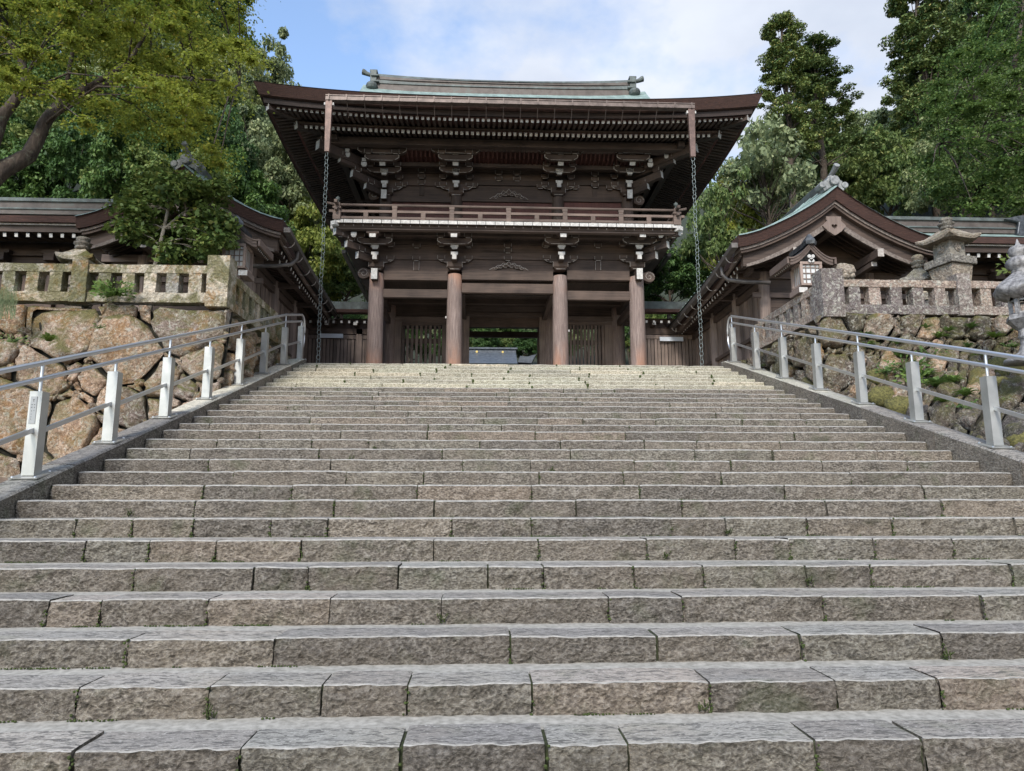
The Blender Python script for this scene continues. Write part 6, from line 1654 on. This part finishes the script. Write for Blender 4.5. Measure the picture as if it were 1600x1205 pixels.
# massed hillside trees
ORD = ['first', 'second', 'third', 'fourth', 'fifth', 'sixth', 'seventh', 'eighth', 'ninth', 'tenth', 'eleventh', 'twelfth', 'thirteenth', 'fourteenth']
def mass(group, spec):
    sd_ = 'left' if 'left' in group else 'right'; rk = ['highest', 'second highest', 'middle', 'second lowest', 'lowest']
    for row in range(5):
        for i, (kind, px, pt, pb, y, w, _r) in enumerate(sorted([s for s in spec if s[6] == row], key=lambda s: s[1])):
            tree(kind, px, pt, pb, y, w, '%s tree, %s from left in %s row, %s hillside' % (words_k[kind], ORD[min(i, 13)], rk[row], sd_), group)
left = []
R2 = random.Random(5)
for row, (y, pt0) in enumerate([(58, -60), (50, 10), (43, 90), (36, 160), (30, 215)]):
    px = -150+row*23
    while px < 455-(8 if row < 3 else 60):
        kd = R2.choice(['dark', 'dark', 'grey', 'mid'] if px < 330 else ['grey', 'mid', 'grey'])
        if row >= 3: kd = R2.choice(['dark', 'dark', 'dark', 'mid'])
        w = R2.uniform(105, 160); top_ = pt0+R2.uniform(-25, 30)+(max(0, px-320)*1.9 if row < 3 else max(0, px-330)*.6)
        left.append((kd, px, top_, top_+R2.uniform(150, 190), y+R2.uniform(-2.5, 2.5), w, row)); px += w*.62
mass(GL, left)
right = []
sky_r = lambda px: 190 if px < 1330 else 190-(px-1330)*.55 if px < 1400 else 150-(px-1400)*1.1
for row, (y, d) in enumerate([(62, 0), (54, 50), (47, 100), (40, 150), (33, 185)]):
    px = 1215+row*14
    while px < 1790:
        base = max(-60, sky_r(px))+d+R2.uniform(-12, 30)
        w = R2.uniform(100, 150); kd = R2.choice(['grey', 'grey', 'mid', 'grey'] if px < 1480 else ['dark', 'dark', 'mid'])
        if row >= 3: kd = R2.choice(['grey', 'mid', 'grey'])
        if base+160 < 420: right.append((kd, px, base, base+R2.uniform(150, 185), y+R2.uniform(-2.5, 2.5), w, row))
        px += w*.62
mass(GR_, right)
back = []
for i, px in enumerate(range(540, 1060, 34)):
    back.append((R2.choice(['dark', 'mid', 'grey']), px, 478+R2.uniform(-6, 8), 575, 62+R2.uniform(-3, 3), 62))
for i, px in enumerate(range(700, 900, 30)):
    back.append((R2.choice(['dark', 'dark', 'mid']), px, 520+R2.uniform(-5, 8), 572, 55+R2.uniform(-3, 3), 46))
for i, (kind, px, pt, pb, y, w) in enumerate(back):
    j = i if i < 16 else i-16
    tree(kind, px, pt, pb, y, w, '%s tree beyond the gate, %s from left in the %s rank' % (words_k[kind], (ORD+['fifteenth', 'last'])[j], 'far' if i < 16 else 'near'), 'trees beyond the gate')
# ---- near maple at the upper left
def spray_tree(name, label, mleaf, trunk_pts, radii, clumps, size, per, seed, mtr='trunk', flat=.26, droop=.25, branches=True, spiky=False):
    g = np.random.default_rng(seed); r = empty('tree', trunk_pts[0][0], label, 'tree')
    mb = MB(W(mtr))
    for pts, (ra, rb) in zip(trunk_pts, radii):
        P = [Vector(p) for p in pts]
        Q = []
        for i in range(len(P)-1):
            for j in range(4): t = j/4; Q.append(P[i].lerp(P[i+1], t)+Vector((fbm((i+t, seed, 1), 2), fbm((i+t, seed, 5), 2), fbm((i+t, seed, 9), 2)))*.12*(ra+.05))
        Q.append(P[-1]); mb.tube(Q, [ra+(rb-ra)*i/(len(Q)-1) for i in range(len(Q))], 10)
    C = np.array([c[:3] for c in clumps]); rad = np.array([c[3] for c in clumps])
    allp = [Vector(p) for pi_, pts in enumerate(trunk_pts) for p in (pts[4:] if pi_ == 0 and len(pts) > 6 else pts[3:] if spiky and pi_ == 1 else pts)]
    if branches:
        for c in clumps[::2 if len(clumps) > 200 else 1]:
            e = Vector(c[:3]); s = min(allp, key=lambda p: (p-e).length+(.6 if p.z > e.z+.5 else 0)); m_ = s.lerp(e, .5)+Vector((0, 0, .12*(e-s).length)); k = .008+.007*(e-s).length
            mb.tube([s, s.lerp(m_, .5)+Vector((0, 0, .05)), m_, m_.lerp(e, .6), e], [k, k*.8, k*.6, k*.45, k*.2], 5, caps=False)
    mb.build('trunk', r, smooth=True)
    q = leaves_np(C, rad, per, size, flat, seed+3, droop, spiky, upb=.7, el=1.15)
    me = np_mesh('crown', q, len(q)//4, [mleaf]); o = bpy.data.objects.new('crown', me); _link(o, r, (0, 0, 0)); return r
def P3(px, py, y): return at(px, py, y=y)
gg = random.Random(9); cl = []
def region(cl, n, fx, rr, g_):
    t = 0
    while n and t < 9000:
        t += 1; px, py = g_.uniform(-120, 440), g_.uniform(-160, 300)
        if not fx(px, py): continue
        y = g_.uniform(12.2, 18.5); p = P3(px, py, y)
        if p.z < 6.6: continue
        cl.append((p.x, p.y, p.z, g_.uniform(*rr)*y/14)); n -= 1
def inmap(px, py):
    lim = [(-200, 430), (0, 395), (40, 400), (90, 410), (140, 405), (165, 350), (200, 345), (250, 380), (275, 370), (300, 250)]
    for (a, b), (c, d) in zip(lim[:-1], lim[1:]):
        if a <= py <= c: xm = b+(d-b)*(py-a)/(c-a); break
    else: return False
    if px > xm-14: return False
    if py > 150 and px < 130: return False          # open window with dark wood below the near limb
    if py > 205 and px < 215: return False
    if py > 215 and px < 330: return False
    if 95 < py < 160 and 60 < px < 150 and gg.random() < .6: return False
    return True
region(cl, 420, inmap, (.30, .70), gg)
tp1 = [P3(-70, 330, 13.2), P3(0, 268, 13.6), P3(45, 243, 14), P3(68, 195, 14.2), P3(100, 155, 14.4), P3(135, 138, 14.6)]
tp2 = [P3(-70, 330, 13.2), P3(-20, 250, 13.4), P3(2, 185, 13.5), P3(25, 155, 13.6), P3(40, 120, 13.6)]
tp3 = [P3(135, 138, 14.6), P3(200, 100, 14.8), P3(235, 40, 15), P3(260, -30, 15)]
tp4 = [P3(135, 138, 14.6), P3(230, 118, 15), P3(300, 122, 15.2), P3(375, 130, 15.4)]
tp5 = [P3(40, 120, 13.6), P3(30, 85, 13.6), P3(10, 60, 13.6), P3(-10, 20, 13.6)]
tp6 = [P3(100, 155, 14.4), P3(120, 45, 14.2), P3(150, -10, 14.2)]
base1 = Vector((tp1[0].x-.5, 13.4, 4.0))
spray_tree('tree', 'big spreading maple with yellow green layered foliage at the upper left', ML['maple'],
    [[base1]+tp1, tp2, tp3, tp4, tp5, tp6], [(.22, .08), (.16, .07), (.06, .02), (.05, .015), (.08, .03), (.05, .02)], cl, .058, 330, 4, spiky=True)
# darker maple at the right edge
gg = random.Random(19); cr_l = []
t = 0
while len(cr_l) < 150 and t < 9000:
    t += 1; px, py = gg.uniform(1395, 1720), gg.uniform(-60, 335)
    lim = 1440 if py < 250 else 1500
    edge = [(-60, 1560), (30, 1545), (80, 1500), (130, 1460), (190, 1445), (260, 1430), (300, 1440), (335, 1530)]
    for (a, b), (c_, d) in zip(edge[:-1], edge[1:]):
        if a <= py <= c_: lim = b+(d-b)*(py-a)/(c_-a); break
    if px < lim: continue
    y = gg.uniform(19.8, 26); p = P3(px, py, y); cr_l.append((p.x, p.y, p.z, gg.uniform(.6, 1.05)))
rt = [Vector((P3(1640, 330, 23).x, 23, 6.0)), P3(1640, 330, 23), P3(1600, 230, 23), P3(1560, 180, 23), P3(1520, 150, 23)]
rt2 = [P3(1640, 330, 23), P3(1600, 200, 22.5), P3(1585, 100, 22.5), P3(1600, 10, 22.5)]
rt3 = [P3(1600, 230, 23), P3(1530, 215, 22.6), P3(1470, 225, 22.6)]
spray_tree('tree', 'dark layered maple overhanging the right edge of the view', ML['deep'], [rt, rt2, rt3], [(.30, .08), (.18, .05), (.10, .03)], cr_l, .080, 440, 44, spiky=True)
# ---- leafy bush tree standing behind the left fence
gg = random.Random(29); cb = []
while len(cb) < 84:
    px, py = gg.uniform(185, 392), gg.uniform(262, 412)
    e = ((px-280)/94)**2+((py-338)/70)**2
    if e > 1: continue
    if py > 390 and px < 250: continue
    y = gg.uniform(14.6, 16.2); p = P3(px, py, y); cb.append((p.x, p.y, p.z, gg.uniform(.26, .42)))
tb = [Vector((P3(238, 420, 15).x, 15, PL-.1)), P3(243, 415, 15), P3(250, 385, 15), P3(256, 358, 15), P3(262, 330, 15.1), P3(270, 300, 15.2)]
tb2 = [P3(256, 358, 15), P3(290, 330, 15.2), P3(330, 320, 15.3)]
spray_tree('tree', 'small glossy leaved tree with pale thin trunk behind the left stone fence', ML['bush'], [tb, tb2], [(.055, .025), (.03, .015)], cb, .100, 130, 64, 'trunk_pale', .7, .1)
# ---- small plants
def fern(p, n, L, m, label, w=.03, group=None, name='fern', upv=Vector((0, -.5, .8)), kind=None):
    mb = MB([m])
    for i in range(int(n*1.5)):
        a = rng.uniform(0, 2*pi); d = (Vector((cos(a), sin(a)*.5-.25, 0))*rng.uniform(.6, 1)+Vector((0, 0, rng.uniform(.35, 1)))).normalized(); l = L*rng.uniform(.6, 1.1)
        side = d.cross(Vector((0, 0, 1))).normalized(); seg = 11; mb.tube([p+d*l*(j/4)+Vector((0, 0, -l*.55*(j/4)**2)) for j in range(5)], [.005, .004, .003, .002, .001], 3, caps=False)
        for j in range(seg):
            t = j/seg; q = p+d*l*t+Vector((0, 0, -l*.55*t*t)); ww = w*(1-t)*3.2*l/.3
            for s in (-1, 1):
                tip = q+side*s*ww+d*ww*.4; mb.poly([q, q+d*l*.05+side*s*ww*.4, tip, q-d*l*.02+side*s*ww*.5])
    return mb.build(name, None, origin=tuple(p), label=label, cat='fern' if 'fern' in name else 'plant', group=group, kind=kind)
def leafy(p, n, L, m, label, group=None, name='plant', up=.7):
    n = int(n)
    mb = MB([m])
    for i in range(n):
        a = rng.uniform(0, 2*pi); d = Vector((cos(a), sin(a)*.6-.3, rng.uniform(-.1, up*1.3))).normalized(); o = p+d*rng.uniform(.1, 1)*L; s = L*rng.uniform(.13, .26)
        t = (d+Vector((rng.uniform(-.6, .6), rng.uniform(-.6, .6), rng.uniform(-.7, .2)))).normalized(); b = t.cross(Vector((rng.uniform(-.3, .3), -1, .4))).normalized()
        mb.poly([o-t*s*.5, o+b*s*.28, o+t*s*.6, o-b*s*.28])
        if i % 2 == 0: mb.bar(p, o, .005, .005)
    return mb.build(name, None, origin=tuple(p), label=label, cat='plant', group=group)
leafy(P3(180, 462, 13.6), 260, .42, ML['fern'], 'leafy green sapling growing at the foot of the left stone fence')
fern(P3(76, 533, 13.1), 14, .36, ML['fern'], 'bright fern growing from the big orange boulder', .016)
leafy(P3(155, 513, 13.2), 50, .16, ML['fern'], 'small fern tuft under the leafy sapling')
leafy(P3(22, 535, 13.1), 70, .26, ML['mid'], 'thin brownish weed hanging at the far left of the boulders')
gb = MB([ML['grey']])
for i in range(150):
    o = P3(rng.uniform(-5, 24), rng.uniform(470, 500), 13.3); gb.tube([o, o+Vector((rng.uniform(-.05, .05), -.03, .2)), o+Vector((rng.uniform(-.14, .14), -.08, rng.uniform(.25, .42)))], [.004, .003, .001], 3, caps=False)
gb.build('grass_tuft', None, label='grey dry grass tuft at the far left on the wall top', cat='grass', kind='stuff')
gFr = 'ferns on the right boulder slope'
FPOS = ['', 'high left beside the orange boulder', 'just under the first one', 'upper one of the middle pair', 'right one of the middle pair', 'largest, above the dark stones', 'right of the largest', 'lower right of the largest', 'directly above the dark boulder', 'left of the largest', 'behind the rails at mid slope', 'below the fence post', 'right below the fence post', 'below the fence near the bronze lantern', 'touching the bronze lantern shaft', 'under the base rail', 'between small stones mid right', 'low between small stones right', 'left of the bronze lantern foot', 'small under the base rail, leftmost']
for i, (px, py, y, n, L) in enumerate([(1300, 505, 14.2, 0, 0), (1345, 530, 13.6, 14, .30), (1350, 545, 13.5, 10, .3), (1400, 560, 13.0, 18, .34), (1430, 575, 12.8, 18, .34), (1455, 605, 12.4, 22, .40), (1480, 600, 12.3, 18, .36), (1500, 620, 12.1, 18, .34), (1465, 630, 12.0, 14, .30), (1440, 590, 12.6, 14, .34), (1395, 540, 13.3, 10, .26), (1460, 530, 13.6, 14, .26), (1475, 520, 13.8, 14, .24), (1545, 530, 13.7, 16, .30), (1585, 520, 13.7, 12, .26), (1510, 515, 13.9, 14, .26), (1505, 545, 13.4, 12, .24), (1520, 560, 13.2, 10, .22), (1575, 545, 13.4, 10, .22), (1440, 515, 13.9, 8, .2)]):
    if n:
        n = int(n*1.3); L *= 1.15
        p = surf_hit(px, py, gR)+Vector((0, -.16, 0)); fern(p, n, L, ML['fern'], 'bright green fern between boulders of the right slope, %s' % FPOS[i], .016, gFr)
for i, (px, py, L, n) in enumerate([(1405, 585, .45, 90), (1445, 560, .35, 70), (1375, 585, .3, 60), (1420, 600, .4, 80), (1495, 640, .3, 40), (1560, 628, .14, 20), (1562, 545, .2, 40)]):
    p = surf_hit(px, py, gR)+Vector((0, -.2, 0)); leafy(p, n, L, ML['fern'], 'broad leaved weed on the right boulder slope, %s' % ['biggest patch in the middle', 'upper patch', 'leftmost patch by the cushion', 'lower patch', 'under the largest fern', 'tiny one beside the last post', 'near the lantern shaft'][i], 'weeds on the right boulder slope')
# plant behind the bronze lantern
leafy(P3(1592, 425, 15.6), 130, .55, ML['yellow'], 'yellow green shrub behind the bronze lantern')
# moss cushions
def cushion(px, py, g, r, label, up=0):
    p = surf_hit(px, py, g); mb = MB(W('moss')); n, m_ = 22, 12; sd_ = rng.uniform(0, 50)
    for a in range(m_+1):
        for b in range(n):
            q = Vector((sin(pi*a/m_)*cos(2*pi*b/n), sin(pi*a/m_)*sin(2*pi*b/n), cos(pi*a/m_))); f_ = 1+.22*fbm((q.x*2+sd_, q.y*2, q.z*2), 4); mb.v.append((p.x+q.x*r*f_, p.y+q.y*r*.6*f_, p.z+q.z*r*.72*f_))
    for a in range(m_):
        for b in range(n):
            b2 = (b+1) % n; mb.f.append((a*n+b, (a+1)*n+b, (a+1)*n+b2, a*n+b2)); mb.mi.append(0)
    return mb.build('moss_cushion', None, smooth=True, label=label, cat='moss')
cushion(1382, 622, gR, .34, 'round yellow green moss cushion above the right handrail post'); cushion(1408, 640, gR, .36, 'large brownish moss cushion left of the dark boulders'); cushion(1372, 590, gR, .26, 'moss cushion beneath the broad leaved weeds')
cushion(1572, 582, gR, .5, 'wide moss cushion at the foot of the bronze lantern'); cushion(1560, 605, gR, .3, 'small moss cushion behind the last right handrail post'); cushion(1598, 690, gR, .28, 'bright moss cushion at the bottom right corner of the slope'); cushion(1220, 590, gR, .001, 'tiny moss cushion') if False else None
for i, (px, py, y) in enumerate([(1215, 588, 16.2), (1190, 572, 17.2)]):
    leafy(at(px, py, x=6.60), 40, .12, ML['fern'], 'tiny green weed at the foot of the right wall beside the handrail, %s' % ('nearer' if i == 0 else 'farther'))
# weeds in the step joints
for (px, k) in ((585, 13), (550, 12), (586, 12)):
    pass
